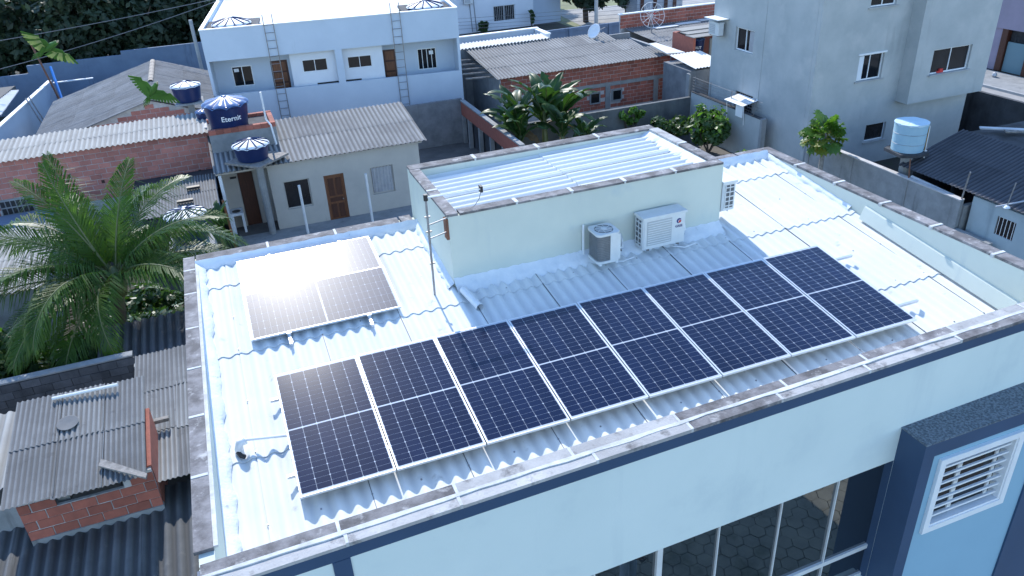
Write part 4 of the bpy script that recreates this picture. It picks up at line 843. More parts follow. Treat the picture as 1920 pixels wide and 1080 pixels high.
# ================================================================== middle distance: brick house with the wide roof
rb = thing('brick_house', 'unplastered red brick house with wide grey corrugated roof and concrete beam', 'house', (19.5, 33, G))
MB().box(14.42, 32.5, G, 24.95, 32.68, -3.80).build('front_wall', 'mortar_grey', rb)
bricks(rb, (14.42, 32.5, -4.88), (1, 0, 0), 10.5, 1.05, .43, .21, 'brick')
bricks(rb, (18.1, 32.5, -6.35), (1, 0, 0), 6.8, 1.27, .43, .21, 'brick', holes=[(1.6, 2.4, .35, 1.05), (3.0, 3.75, .2, 1.0), (2.6, 2.9, .3, .8)])
MB().box(17.6, 32.44, -5.09, 24.95, 32.498, -4.89).build('ring_beam', 'concrete', rb)
for x in (20.75, 23.9): MB().box(x, 32.44, -6.6, x+.3, 32.497, -5.091).build('column', 'concrete', rb)
for x0, x1 in ((19.75, 20.40), (21.16, 21.80)):
    MB().box(x0, 32.40, -6.0, x1, 32.49, -5.93).box(x0, 32.40, -5.40, x1, 32.49, -5.33).box(x0, 32.40, -5.93, x0+.06, 32.49, -5.40).box(x1-.06, 32.40, -5.93, x1, 32.49, -5.40).build('window', 'concrete', rb)
    MB().box(x0+.06, 32.45, -5.93, x1-.06, 32.47, -5.40).build('pane', 'glass_dark', rb)
corr(rb, (14.05, 32.05, -3.74), (1, 0, 0), (0, 5.3, .62), 9.0, 5.35, 'fibre_mid', pitch=.2, amp=.03, sw=1.2, sl=2.0, n=6, jit=.02)
corr(rb, (23.05, 32.05, -3.74), (1, 0, 0), (0, 5.3, .62), 2.0, 1.9, 'fibre_mid', pitch=.2, amp=.03, sw=1.0, sl=2.0, n=6)
corr(rb, (23.05, 34.0, -3.52), (1, 0, -.06), (0, 5.3, .62), 1.0, 1.8, 'fibre_grey', pitch=.2, amp=.03, sw=1.0, sl=2.0, n=6)
MB().box(14.42, 32.68, G, 14.6, 37.2, -3.75).box(14.42, 37.2, G, 24.9, 37.35, -3.3).box(24.75, 32.68, G, 24.94, 37.2, -3.6).build('rear_walls', 'concrete', rb)
for k in range(5): MB().tube([(12.7, 33.2+.8*k, -3.75+.08*k), (14.5, 33.2+.8*k, -3.85+.08*k)], .05, 6).build('rafter_end', 'wood_grey', rb)
MB().box(12.2, 37.4, G, 19.5, 37.55, -3.05).build('white_parapet', 'concrete', None, label='grey wall with pale cap rising behind the wide grey roof', cat='wall')
t = thing('terrace_parapet', 'white corner parapet poking up behind the wide grey roof', 'parapet', (17, 39, G))
MB().box(14.3, 39.6, -3.9, 19.6, 39.8, -2.85).build('parapet_wall', 'white_block', t); MB().box(14.2, 39.55, -2.849, 19.7, 39.85, -2.78).build('cap', 'white_paint', t); MB().box(19.4, 37.7, -3.4, 19.65, 39.54, -2.90).box(19.38, 37.7, -2.899, 19.72, 39.54, -2.83).build('return', 'white_paint', t)
MB().box(14.3, 39.81, G, 19.6, 41, -3.9).build('room_body', 'white_block', t)
corr(t, (13.0, 37.3, -3.05), (1, 0, 0), (0, 1.3, .1), 6.3, 1.2, 'fibre_white', pitch=.22, amp=.04, sw=1.1, sl=2, n=6)
t = thing('dish_antenna', 'small white satellite dish standing on the wide grey roof', 'dish', (22.4, 37.0, -3.15))
Fd = T(22.15, 36.6, -2.86) @ RZ(R(-70)) @ RX(R(60))
MB().lathe([(0, 0), (.2, .02), (.36, .07), (.46, .12), (.45, .135), (.3, .065), (0, .02)], n=24, closed=False).build('reflector', 'white_paint', t, Fd, smooth=True)
MB().tube([(22.2, 36.6, -2.95), (22.3, 36.6, -3.22)], .03, 6).tube([(22.0, 36.5, -3.2), (22.7, 36.7, -3.2)], .02, 6).build('mount', 'steel', t)
MB().tube([(22.15, 36.6, -2.9), (22.75, 36.4, -2.62)], .015, 6).build('feed_arm', 'steel', t)
# garden walls between
MB().box(9.0, 32.25, G, 12.1, 32.45, -4.5).build('garden_wall', 'block_grey', None, label='grey concrete-block garden wall right of the beige house', cat='wall')
sw_ = thing('half_built_wall', 'half-built wall with brick top course and dark openings beside the bananas', 'wall', (12.1, 28, G))
MB().box(12.0, 23.6, -5.35, 12.16, 32.2, -4.62).build('wall_head', 'brick', sw_); MB().box(11.96, 23.6, -4.619, 12.2, 32.2, -4.55).build('cap', 'concrete', sw_)
for y in (24.2, 25.9, 27.6, 29.3, 31.0, 32.0): MB().box(11.98, y, G, 12.18, y+.18, -5.351).build('post', 'concrete', sw_)
MB().box(12.25, 23.6, G, 12.3, 32.2, -5.36).build('backing', 'wall_dark', sw_)
MB().box(12.5, 27.8, G, 23.39, 28.0, -5.0).build('rear_garden_wall', 'wall_dull', None, label='dull grey garden wall behind the banana plants', cat='wall')
# shed with white sheet beside the grey apartment building
t = thing('shed', 'grey block shed under a bright white corrugated sheet beside the apartment building', 'shed', (23.6, 29, G))
MB().box(23.6, 28.3, G, 24.95, 31.0, -3.78).build('walls', 'block_grey', t); MB().box(23.5, 28.2, -5.2, 23.599, 28.5, -3.9).build('door_jamb', 'concrete', t)
corr(t, (23.7, 28.1, -3.62), (1, 0, 0), (0, 2.6, .25), 1.9, 2.6, 'fibre_white', pitch=.2, amp=.025, sw=1.0, sl=3, n=6)
MB().hexa([(23.9, 31.2, -3.42), (24.9, 30.9, -3.42), (24.4, 33.2, -3.22), (23.9, 33.2, -3.22), (23.9, 31.2, -3.39), (24.9, 30.9, -3.39), (24.4, 33.2, -3.19), (23.9, 33.2, -3.19)]).build('white_sheet', 'fibre_white', None, label='loose white sheet at the right end of the wide grey roof', cat='sheet')
t = thing('tank_hut', 'small brick hut with pale sheet roof and open front left of the apartment building', 'hut', (25.3, 31.5, G))
MB().box(25.6, 31.2, G, 25.75, 33.4, -2.75).box(25.75, 33.25, G, 28.6, 33.4, -2.75).build('walls', 'brick', t); MB().box(26.75, 31.25, G, 28.6, 31.35, -2.92).build('front_panel', 'fibre_light', t)
for k in range(3): MB().box(25.4+.1*k, 30.9+.75*k, -2.70+.05*k, 28.8, 31.75+.75*k, -2.66+.05*k).build('roof_board', 'fibre_light', t)
tank(T(26.35, 31.9, -3.95), .40, .95, 'dark blue tank with white lettering inside the small brick hut', flutes=8, lh=.1, lettering=('BILIT', .20, .55, R(-120)))
# roof and parapet behind
t = thing('roofed_house', 'house with dark weathered roof and low brick parapet behind the hut', 'house', (29, 36, G))
corr(t, (25.9, 33.6, -3.85), (1, 0, 0), (0, 6.4, .25), 8.4, 6.4, 'fibre_grey', pitch=.2, amp=.025, sw=1.2, sl=2.2, n=6, jit=.03)
MB().box(25.7, 40.0, G, 36, 40.15, -2.72).build('parapet', 'mortar_grey', t)
bricks(t, (25.7, 40.0, -3.58), (1, 0, 0), 9, .86, .43, .21, 'brick')
MB().box(25.6, 39.95, -2.719, 36, 40.2, -2.66).build('cap', 'white_paint', t)
MB().box(25.7, 33.3, G, 25.85, 39.95, -3.95).box(25.85, 33.3, G, 34, 33.45, -4.0).build('walls', 'concrete', t)
MB().tube([(27.0, 35.6, -3.66), (29.6, 34.6, -3.66)], .09, 8).build('white_pipe', 'white_pvc', t)
for k in range(3): MB().box(27.6+1.9*k, 38.6+.3*k, -3.60, 29.3+1.9*k, 39.1+.3*k, -3.56).build('roof_patch', 'fibre_white', t)
t = thing('mesh_dish', 'big round mesh satellite dish with radial ribs and red feed', 'dish', (26.9, 37.6, -3.6))
Fd = T(26.78, 37.9, -2.60) @ RZ(R(-8)) @ RX(R(68)); rr = .80
for k in range(12):
    a = math.pi*k/6; MB().tube([(rr*s*math.cos(a), rr*s*math.sin(a), .20*s*s) for s in (.05, .35, .7, 1)], .012, 5).build('rib', 'white_paint', t, Fd)
for s in (1, .66, .33): MB().tube([(rr*s*math.cos(R(a)), rr*s*math.sin(R(a)), .20*s*s) for a in range(0, 361, 12)], .014 if s == 1 else .006, 5).build('ring', 'white_paint', t, Fd)
MB().tube([(0, 0, .02), (0, 0, .55)], .015, 6).build('feed_arm', 'white_paint', t, Fd); MB().tube([(0, 0, .5), (0, 0, .62)], .05, 8).build('feed', 'red', t, Fd)
MB().tube([(26.8, 38.0, -2.75), (26.9, 38.0, -3.7)], .035, 6).build('mount', 'steel', t)
# far wall, far house, poles
fw2 = thing('far_wall', 'long blue-grey wall with piers across the middle distance', 'wall', (22, 45.7, G))
MB().box(12.8, 45.7, G, 40, 45.85, -4.28).build('wall_body', 'wall_blue', fw2); MB().box(12.8, 45.66, -4.50, 40, 45.699, -4.27).build('band', 'wall_blue', fw2)
for x in (15, 18.2, 21.4, 24.6, 27.8, 31, 34.2): MB().box(x, 45.6, G, x+.28, 45.659, -4.29).build('pier', 'wall_blue', fw2)
wh = thing('white_house', 'white house with a barred window beyond the far wall', 'house', (25, 63, G))
FH = T(0, 62, 0)
MB().wall(19, 28.6, G, -1.5, .2, [(24.7, 26.8, -6.2, -4.85)]).build('front_wall', 'white_inner', wh, FH); MB().box(19, 62.2, G, 28.6, 70, -1.5).build('house_body', 'white_inner', wh)
MB().box(28.6, 62.4, G, 31.5, 70, -1.5).build('shaded_side', 'white_block', wh)  # side face of the house, its shade put into a darker white
window(wh, FH, 24.7, 26.8, -6.2, -4.85, n=2, d=.1, bars=12)
ac_box(T(21.9, 61.6, -4.35), 'air conditioner on the far white house', wd=.85, hh=.6, grl=6)
for x in (22.6, 23.0): MB().tube([(x, 61.95, -7+.2), (x-.25, 61.95, -1.5)], .03, 5).build('cable', 'wire', None, label='dark cable running down the far white house, '+('left' if x < 22.8 else 'right')+' of a pair', cat='cable', group='cables on the far white house')
t = thing('utility_pole', 'tall pale utility pole behind the wide grey roof', 'pole', (26, 44, G))
MB().tube([(25.95, 44, G), (25.95, 44, 4)], [.15, .10], 10).build('shaft', 'pole_concrete', t); MB().tube([(25.95, 44, -4.1), (24.6, 43.8, -5.2)], .02, 5).build('stay', 'steel', t)
t = thing('gate_posts_house', 'grey shuttered house front beyond the mesh dish', 'building', (38, 56, G))
MB().box(36.0, 56, G, 40.6, 58, -2).build('front', 'tin', t)
for x in (36.3, 37.6, 38.7, 39.6): MB().box(x, 55.95, G, x+.35, 55.999, -2).build('post', 'wood_dark', t)
MB().prism([(40.8, 53.6), (56, 50), (58, 62), (41, 64)], G+.016, G+.02).build('forecourt', 'pole_concrete', t)
# power lines
def line(p, q, sag, label, r=.02, grp='overhead wires'):
    p, q = Vector(p), Vector(q); MB().tube([p.lerp(q, k/24)-Vector((0, 0, sag*4*(k/24)*(1-k/24))) for k in range(25)], r, 5).build('overhead_wire', 'wire', None, label=label, cat='wire', group=grp)
line((-16, 45.5, -1.35), (8, 44, 1.1), .3, 'upper overhead wire crossing the dark woods'); line((-14, 45, -2.9), (6, 44.5, 1.3), .4, 'lower overhead wire crossing the dark woods')
for k in range(4): line((12, 50, -3.9+.22*k), (48, 47, -4.7+.36*k), .25, ['lowest', 'second', 'third', 'topmost'][k]+' overhead wire before the far white house', .012)

# ================================================================== grey apartment building
ga = thing('grey_apartment_building', 'tall unpainted grey rendered apartment building with projecting bay', 'building', (28.7, 23.5, G))
F = T(0, 19.6, 0); ZT = 5
MB().wall(24.1, 33.4, G, ZT, .25, [(26.46, 27.85, -2.87, -1.74), (27.5, 28.68, -5.8, -5.0), (26.6, 28.0, .25, 1.4)]).build('front_wall', 'render_grey', ga, F)
window(ga, F, 26.46, 27.85, -2.87, -1.74, 'white_paint', 'glass_dark', 2, .13, .05); window(ga, F, 27.5, 28.68, -5.8, -5.0, 'white_paint', 'glass_open', 1, .13, .045); window(ga, F, 26.6, 28.0, .25, 1.4, 'white_paint', 'glass_open', 2, .13, .05)
FL = frame((24.1, 27.25, 0), (0, -1, 0), (1, 0, 0))          # left face: x runs towards the viewer
MB().wall(0, 7.39, G, ZT, .25, [(1.90, 3.34, -2.17, -1.10), (2.3, 3.7, -5.25, -4.10)]).build('side_wall', 'render_grey', ga, FL)
window(ga, FL, 1.90, 3.34, -2.17, -1.10, 'white_paint', 'glass_dark', 2, .13, .06); window(ga, FL, 2.3, 3.7, -5.25, -4.10, 'steel', 'glass_open', 2, .08, .05, bars=9, barm='steel')
MB().box(24.35, 27.0, G, 33.4, 27.25, ZT).box(33.15, 19.85, G, 33.4, 27.0, ZT).build('rear_walls', 'render_grey', ga)
MB().box(24.085, 23.15, -4.9, 24.099, 23.42, ZT).build('old_pier_strip', 'render_grey', ga)
for x0, x1, z in ((26.36, 27.95, -2.87), (27.42, 28.76, -5.8), (26.5, 28.1, .25)): MB().box(x0, 19.52, z-.06, x1, 19.70, z-.001).build('sill', 'pole_concrete', ga)
for x0, x1, z in ((26.38, 27.93, -1.74),): MB().box(x0, 19.55, z+.001, x1, 19.64, z+.07).build('lintel', 'white_paint', ga)
by = thing('x', None, None) if False else None
bay = MB().wall(28.95, 33.42, -4.07, ZT, .2, [(29.95, 32.2, -2.88, -1.79), (30.4, 32.4, .35, 1.5)]).build('bay', 'render_grey', ga, T(0, 18.9, 0))
MB().box(28.95, 19.101, -4.07, 29.12, 19.599, ZT).box(33.25, 19.101, -4.07, 33.42, 19.599, ZT).box(29.12, 19.101, -4.07, 33.25, 19.599, -3.95).build('bay_sides', 'render_grey', ga)
window(ga, T(0, 18.9, 0), 29.95, 32.2, -2.88, -1.79, 'white_paint', 'glass_open', 2, .13, .05); window(ga, T(0, 18.9, 0), 30.4, 32.4, .35, 1.5, 'white_paint', 'glass_open', 2, .13, .05)
MB().box(26.52, 19.66, -2.81, 26.78, 19.72, -1.80).build('curtain', 'white_inner', ga); MB().box(24.17, 24.0, -2.10, 24.22, 24.32, -1.17).build('curtain', 'curtain', ga)
for z in (-2.88,): MB().box(29.86, 18.80, z-.06, 32.3, 18.97, z-.001).build('sill', 'pole_concrete', ga)
MB().box(30.45, 18.95, -2.87, 30.8, 19.06, -2.79).box(30.58, 18.95, -2.79, 30.76, 19.04, -2.70).build('folded_cloth', 'red', None, label='small red cloth lying on the sill of the bay window', cat='cloth')
ac_box(frame((23.62, 26.95, -1.62), (0, -1, 0), (1, 0, 0)), 'air conditioner with white cover on the left face of the grey apartment building', wd=.85, hh=.6, dd=.32, grl=6)
MB().box(23.45, 25.95, -.86, 24.09, 27.15, -.83).build('ac_canopy', 'white_paint', None, label='white sheet cover above the air conditioner on the grey apartment building', cat='cover')
t = thing('window_awning', 'bright white awning with hanging cloth by the barred ground-floor window', 'awning', (23.6, 23.6, -4.4))
MB().hexa([(23.2, 23.1, -4.36), (24.08, 23.1, -4.20), (24.08, 24.6, -4.20), (23.2, 24.6, -4.36), (23.2, 23.1, -4.34), (24.08, 23.1, -4.18), (24.08, 24.6, -4.18), (23.2, 24.6, -4.34)]).build('awning_sheet', 'tarp_white', t)
MB().box(23.3, 23.2, -4.95, 23.33, 23.75, -4.38).build('hanging_cloth', 'tarp_white', t)
for y in (23.15, 24.5): MB().tube([(23.3, y, -4.35), (23.38, y, -5.3)], .02, 5).build('strut', 'white_paint', t)
# yard walls in front of it
yw = thing('yard_wall', 'grey rendered yard wall with wire fence beside the grey apartment building', 'wall', (23.5, 25, G))
MB().box(23.4, 21.9, G, 23.58, 27.79, -4.72).build('wall_body', 'render_grey', yw); MB().box(23.36, 21.75, G, 23.62, 21.899, -4.66).build('end_pier', 'concrete', yw); MB().box(23.38, 21.9, -4.719, 23.6, 27.79, -4.68).build('cap', 'wall_dark', yw)
for y in (22.6, 24.4, 26.2, 27.6): MB().tube([(23.49, y, -4.7), (23.49, y, -3.9)], .02, 5).build('wire_post', 'steel', yw)
for k in range(5): MB().tube([(23.47, 22.0, -4.55+.15*k), (23.47, 27.8, -4.55+.15*k)], .008, 4).build('wire', 'wire', yw)
yw = thing('yard_wall', 'weathered grey yard wall behind the papaya tree', 'wall', (23.5, 14.8, G))
MB().box(23.4, 10.8, G, 23.58, 18.6, -4.74).build('wall_body', 'concrete', yw); MB().box(23.38, 10.8, -4.739, 23.6, 18.6, -4.70).build('cap', 'mortar_grey', yw)
for y in (10.75, 13.1, 15.9, 18.45): MB().box(23.37, y, G, 23.399, y+.22, -4.75).build('pier', 'concrete', yw)
MB().box(23.6, 10.75, G, 25.4, 10.9, -4.95).build('return_wall', 'concrete', yw); MB().box(23.3, 9.3, G, 23.5, 10.7, -5.75).build('low_stub', 'concrete', yw)
MB().tube([(23.5, 10.85, -4.8), (23.55, 10.8, -3.7)], .03, 6).build('thin_post', 'steel', None, label='thin bare post at the end of the weathered yard wall', cat='post')
for y in (18.55, 13.2): MB().tube([(23.5, y, -4.75), (23.5, y+.1, -4.0)], .025, 6).build('wire_post', 'rust', None, label='rusty fence post on the weathered wall '+('by the papaya' if y > 15 else 'by the pale blue tank'), cat='post', group='rusty posts on the yard wall')
# pale blue tank on its pillar
t = thing('tank_stand', 'stained concrete pillar and slab under the pale blue tank', 'tank stand', (24.2, 13.6, G))
MB().tube([(24.05, 13.95, G), (24.05, 13.95, -4.02)], .22, 12).build('pillar', 'concrete', t); MB().prism([(23.3, 13.6), (23.8, 13.3), (24.4, 13.3), (24.75, 13.8), (24.7, 14.5), (24.1, 14.75), (23.45, 14.55)], -4.02, -3.905).build('slab', 'wall_dark', t)
F = T(24.0, 14.0, -3.90) @ Matrix.Diagonal((.70, .70, .80, 1)); t = thing('water_tank', 'weathered pale blue cylindrical tank on a concrete pillar at right', 'water tank', F=F)
MB().lathe([(.81, 0.004), (.85, 1.32)], n=36, closed=False).build('tank_body', 'tank_cyan', t, F, smooth=True)
for z_ in (.38, .86): MB().tube([((.815+.03*z_)*math.cos(R(a)), (.815+.03*z_)*math.sin(R(a)), z_) for a in range(0, 361, 10)], .010, 4).build('hoop', 'steel', t, F)
g_ = np.random.default_rng(3); b = MB(); n = 36
b.add([(0, 0, 1.40)]+[((.87+.03*g_.uniform(-1, 1))*s*math.cos(2*math.pi*k/n), (.87+.03*g_.uniform(-1, 1))*s*math.sin(2*math.pi*k/n), 1.34+.05*(1-s)+.012*g_.uniform(-1, 1)) for s in (.5, 1) for k in range(n)]+[(.86*math.cos(2*math.pi*k/n), .86*math.sin(2*math.pi*k/n), 1.27+.03*g_.uniform(-1, 1)) for k in range(n)],
      [(0, 1+k, 1+(k+1) % n) for k in range(n)]+[(1+i*n+k, 1+(i+1)*n+k, 1+(i+1)*n+(k+1) % n, 1+i*n+(k+1) % n) for i in (0, 1) for k in range(n)]); b.build('lid', 'tank_cyan_lid', t, F)
MB().tube([(.58, -.66, 1.2), (.59, -.68, .0), (.60, -.69, -.35)], .035, 6).build('overflow_pipe', 'white_pvc', t, F); MB().tube([(.48, -.72, 1.2), (.48, -.72, .05)], .02, 6).build('level_tube', 'flower_yellow', t, F)
MB().box(.52, -.75, -.12, .66, -.63, .02).build('valve', 'white_pvc', t, F)
MB().tube([(23.75, 13.3, -4.75), (23.75, 11.2, -4.85)], .075, 10).build('gutter_pipe', 'white_pvc', None, label='thick pale pipe lying along the top of the yard wall', cat='pipe')
# small house with the dark roof
sh = thing('small_house', 'small blue-white house with dark corrugated roof at the right edge', 'house', (26, 8, G))
FS = frame((23.75, 10.6, 0), (0, -1, 0), (1, 0, 0))
MB().wall(0, 8, G, -4.55, .2, [(1.05, 1.75, -5.55, -4.90)]).build('front_wall', 'wall_smallhouse', sh, FS)
window(sh, FS, 1.05, 1.75, -5.55, -4.90, 'wood_dark', 'glass_open', 1, .08, .03, bars=5)
MB().box(23.95, 10.4, G, 29, 10.6, -4.6).build('end_wall', 'wall_smallhouse', sh); MB().box(28.8, 2.6, G, 29, 10.4, -4.2).build('rear_wall', 'wall_smallhouse', sh)
corr(sh, (23.62, 13.9, -4.44), (0, -1, 0), (3.0, 0, .92), 12.5, 3.15, 'fibre_dark', pitch=.17, amp=.022, sw=1.02, sl=1.7, n=6)
MB().box(24.4, 13.75, G, 26.5, 13.85, -4.6).build('end_wall', 'wall_dark', sh)
MB().tube([(23.3, 9.4, -4.42), (26.3, 7.6, -3.50)], .03, 6).build('roof_pipe', 'tin', sh)
t = thing('roof_antenna', 'stubby antenna with white foot at the eave of the small house', 'antenna', (23.6, 9.2, -4.4))
MB().tube([(23.55, 9.2, -4.40), (23.62, 9.15, -3.55)], .02, 6).build('mast', 'steel', t); MB().lathe([(.12, 0), (.08, .05), (.02, .08)], (23.55, 9.2, -4.42), 12).build('foot', 'white_paint', t)
# far right: dark wall, street, house fronts across it
t = thing('street_wall', 'dark street wall with a blue gate at the right edge', 'wall', (35, 14, G))
MB().box(35, 17.2, G, 35.2, 22.5, -4.62).build('wall_body', 'wall_dark', t); MB().box(34.97, 9, -4.85, 35.2, 17.19, -4.74).build('gate_head', 'concrete', t)
gt = MB().box(35.05, 9, G, 35.15, 17.19, -4.86).build('gate', 'gate_blue', t)
for k in range(14): MB().box(35.02, 9, -6.8+.14*k, 35.049, 17.19, -6.73+.14*k).build('slat', 'gate_blue', gt)
MB().box(33.42, 20.9, G, 35, 21.1, -4.7).build('side_wall', 'wall_dark', t)
t = thing('debris_heap', 'pale boards and scrap behind the dark corrugated roof', 'debris', (30.5, 13, -3.6))
for k in range(4): MB().box(-.9, -.12, 0, .9, .12, .05).build('board', random.choice(['fibre_white', 'tin', 'wood_grey']), t, T(28.0+.6*k, 13.2-.55*k, -3.55-.02*k) @ RZ(R(-40+12*k)) @ RX(R(6*k)))
MB().box(26.6, 10.7, G, 31, 14, -3.72).build('scrap_roof', 'wall_dark', t); MB().lathe([(.05, 0), (.12, .06), (.13, .14), (.08, .2)], (29.3, 11.6, -3.715), 12).build('green_bucket', 'papaya_leaf', t)
t = thing('street_house', 'lilac house front with dark gate across the street', 'house', (48, 29, G))
MB().box(46.8, 28.9, G+.13, 49, 40, -3.9).build('front_wall', 'facade_lilac', t); MB().box(46.7, 20, -4.2, 52, 40, -1).build('upper_floor', 'facade_lilac', t)
MB().box(47.2, 20, G+.13, 47.3, 28.9, -4.2).build('recess', 'wall_dark', t)
for y in (28.5, 26.6): MB().box(46.75, y, G+.13, 47.1, y+.4, -4.2).build('pillar', 'wood_dark', t)
MB().box(46.9, 27.05, G+.13, 46.95, 28.45, -4.95).build('gate', 'gate_teal', t)
for k in range(6): MB().tube([(46.92, 27.15+.22*k, -4.95), (46.92, 27.15+.22*k, -4.5)], .02, 4).build('gate_bar', 'wall_dark', t)
MB().lathe([(.10, 0), (.16, .1), (.12, .25), (.02, .3)], (45.3, 27.6, G+.131), 10).build('rubbish_bag', 'tin', None, label='small grey bag on the pavement across the street', cat='bag')

# ================================================================== vegetation
def frond_mesh(L_, e0, droop, nl, ll, seed, m, tw=0.0, tipw=1.0):
    g_ = np.random.default_rng(seed); P = [np.zeros(3)]; A = []; n = 26
    for k in range(n):
        t = k/n; e = e0-droop*t**1.35; A.append(e); P.append(P[-1]+np.array([math.cos(e), 0, math.sin(e)])*L_/n)
    A.append(A[-1]); b = MB(); b.k = 0
    b.tube([tuple(p) for p in P], [.030*(1-.85*i/n)+.004 for i in range(n+1)], 6)
    b.k = 1
    for i in range(nl):
        t = .12+.88*(i+.5)/nl; x = t*n; k = min(int(x), n-1); p = P[k]+(P[k+1]-P[k])*(x-k); e = A[k]
        d = np.array([math.cos(e), 0, math.sin(e)]); up = np.array([-math.sin(e), 0, math.cos(e)])
        l = ll*(math.sin(math.pi*(.16+.78*t))**.8)*g_.uniform(.85, 1.08)
        for s in (-1, 1):
            side = np.array([0, s, 0]); q = d*(.55+.5*t)+side*(.95-.35*t)+up*(.30-.25*t)+g_.normal(size=3)*.06; q /= np.linalg.norm(q)
            q2 = q+np.array([0, 0, -.95-.8*g_.uniform()]); q2 /= np.linalg.norm(q2)
            wv = np.cross(q, up); wv /= np.linalg.norm(wv)+1e-9; wv = wv*.017*(1.15-.4*t)
            a = p; c = p+q*l*.5; e_ = c+q2*l*.5
            b.add([a-wv*.5, a+wv*.5, c+wv, c-wv, e_], [(0, 1, 2, 3), (3, 2, 4)])
    return b.mesh('frond', ['palm_rib', m], False)
palm = thing('coconut_palm', 'coconut palm with long arching fronds left of the solar building', 'palm tree', (-4.3, 15.0, G))
pc = Vector((-3.62, 14.6, -3.25))
MB().tube([(-4.3, 15.0, G), (-4.15, 14.9, -5.6), (-3.8, 14.7, -4.3), tuple(pc)], [.24, .19, .16, .15], 10).build('trunk', 'bark', palm, smooth=True)
MB().lathe([(.16, -.5), (.24, -.2), (.20, .15), (.06, .4)], tuple(pc), 12).build('crown_shaft', 'palm_rib', palm, smooth=True)
frs = 1.12
fr = []   # azimuth (deg, 0 = +x), start elevation, droop, length
for az, e0, dr, L_ in ((95, 82, 45, 3.3), (70, 76, 55, 3.2), (130, 74, 60, 3.4), (35, 66, 75, 3.4), (160, 64, 75, 3.5), (185, 55, 85, 3.5), (10, 58, 85, 3.4), (-15, 50, 95, 3.5), (210, 48, 95, 3.6),
                       (60, 55, 85, 3.4), (110, 58, 75, 3.5), (235, 40, 105, 3.5), (-42, 40, 100, 3.4), (45, 34, 85, 3.4), (145, 40, 85, 3.6), (172, 28, 80, 3.6), (0, 26, 80, 3.5),
                       (-28, 18, 80, 3.6), (222, 16, 90, 3.4), (198, 8, 70, 3.5), (248, 6, 85, 3.3), (85, 30, 80, 3.4), (120, 24, 75, 3.5), (20, 8, 60, 3.3),
                       (50, 62, 95, 3.7), (142, 60, 100, 3.7), (-5, 44, 105, 3.8), (188, 40, 105, 3.8), (228, 30, 100, 3.7), (330, 30, 100, 3.6), (183, 24, 62, 4.0), (262, 30, 120, 3.0), (100, 70, 40, 3.6)):
    fr.append((az, e0, dr, L_))
for k, (az, e0, dr, L_) in enumerate(fr):
    me = frond_mesh(L_*frs, R(e0), R(dr), 80, 1.12, 100+k, 'palm_young' if k < 3 else 'palm_dry' if e0 < -7 and k % 2 else 'palm_leaf')
    inst(me, 'frond', T(*pc) @ RZ(R(az+random.uniform(-6, 6))) @ RX(R(random.uniform(-25, 25))), palm)
def blade_mesh(L_, wd, seed, m, e0, droop, fold=.25, nseg=12):
    g_ = np.random.default_rng(seed); b = MB(); P = [np.zeros(3)]; A = []
    for k in range(nseg): t = k/nseg; e = e0-droop*t**1.4; A.append(e); P.append(P[-1]+np.array([math.cos(e), 0, math.sin(e)])*L_/nseg)
    A.append(A[-1]); b.tube([tuple(p) for p in P], [.03*(1-.8*i/nseg) for i in range(nseg+1)], 5); b.k = 1
    for s in (-1, 1):
        V = []; Fc = []
        for i in range(nseg+1):
            t = i/nseg; w_ = wd*.5*max(0, math.sin(math.pi*min(1, max(0, (t-.10)/.90))**.75))**.6 if t > .1 else .0
            up = np.array([-math.sin(A[i]), 0, math.cos(A[i])]); sd_ = np.array([0, s, 0])
            V += [tuple(P[i]+up*.012), tuple(P[i]+sd_*w_*.6+up*w_*fold), tuple(P[i]+sd_*w_*(1+.08*g_.uniform(-1, 1))+up*(w_*(fold-.25)+.02*g_.uniform(-1, 1)))]
        for i in range(nseg):
            for k in (0, 1):
                if k == 1 and g_.uniform() < .25: continue
                Fc.append((3*i+k, 3*i+3+k, 3*i+4+k, 3*i+1+k))
        b.add(V, Fc)
    return b.mesh('leaf', ['palm_rib', m], True)
blades = [blade_mesh(2.2, .62, k, 'banana_leaf', R(80), R(42+15*k), fold=.32, nseg=16) for k in range(5)]+[blade_mesh(1.7, .5, 9, 'banana_old', R(20), R(100))]
ban = [((13.2, 27.0), 1.0, 'banana plant with broad leaves at the left of the clump', 0), ((14.4, 26.6), 1.12, 'tall banana plant in the middle of the clump', 1), ((15.5, 27.0), .95, 'banana plant at the right of the clump, by the red brick house', 2), ((14.9, 25.6), .85, 'low front banana plant just behind the rooftop room', 3), ((12.9, 25.9), .8, 'low banana plant beside the half-built wall', 4), ((16.2, 25.8), .62, 'young bright banana plant at the right end', 5)]
for (x, y), s, lb_, q in ban:
    hgt = 2.35*s; t = thing('banana_plant', lb_, 'banana plant', (x, y, G), group='banana plants')
    MB().tube([(x, y, G), (x+.05, y, G+hgt*.5), (x, y, G+hgt+.2)], [.15*s, .13*s, .08*s], 10).build('stem', 'palm_rib', t, smooth=True)
    for k in range(11):
        az = 137.5*k+40*q; sc = s*random.uniform(.9, 1.2)
        inst(blades[k % 5] if k < 10 else blades[5], 'leaf', T(x, y, G+hgt*(1.0 if k < 6 else .8)) @ RZ(R(az)) @ RX(R(random.uniform(-20, 20))) @ RY(R(random.uniform(-12, 22)+(k % 3)*8)) @ Matrix.Scale(sc, 4), t)
t = thing('banana_plant', 'young banana sprout by the back parapet near the palm', 'banana plant', (-.95, 21.5, G), group='banana plants')
MB().tube([(-.95, 21.5, G), (-.9, 21.5, -5.2)], [.10, .07], 8).build('stem', 'palm_rib', t)
for k in range(6): inst(blades[k % 5], 'leaf', T(-.9, 21.5, -5.3) @ RZ(R(62*k+20)) @ RY(R(-5)) @ Matrix.Scale(.62, 4), t)
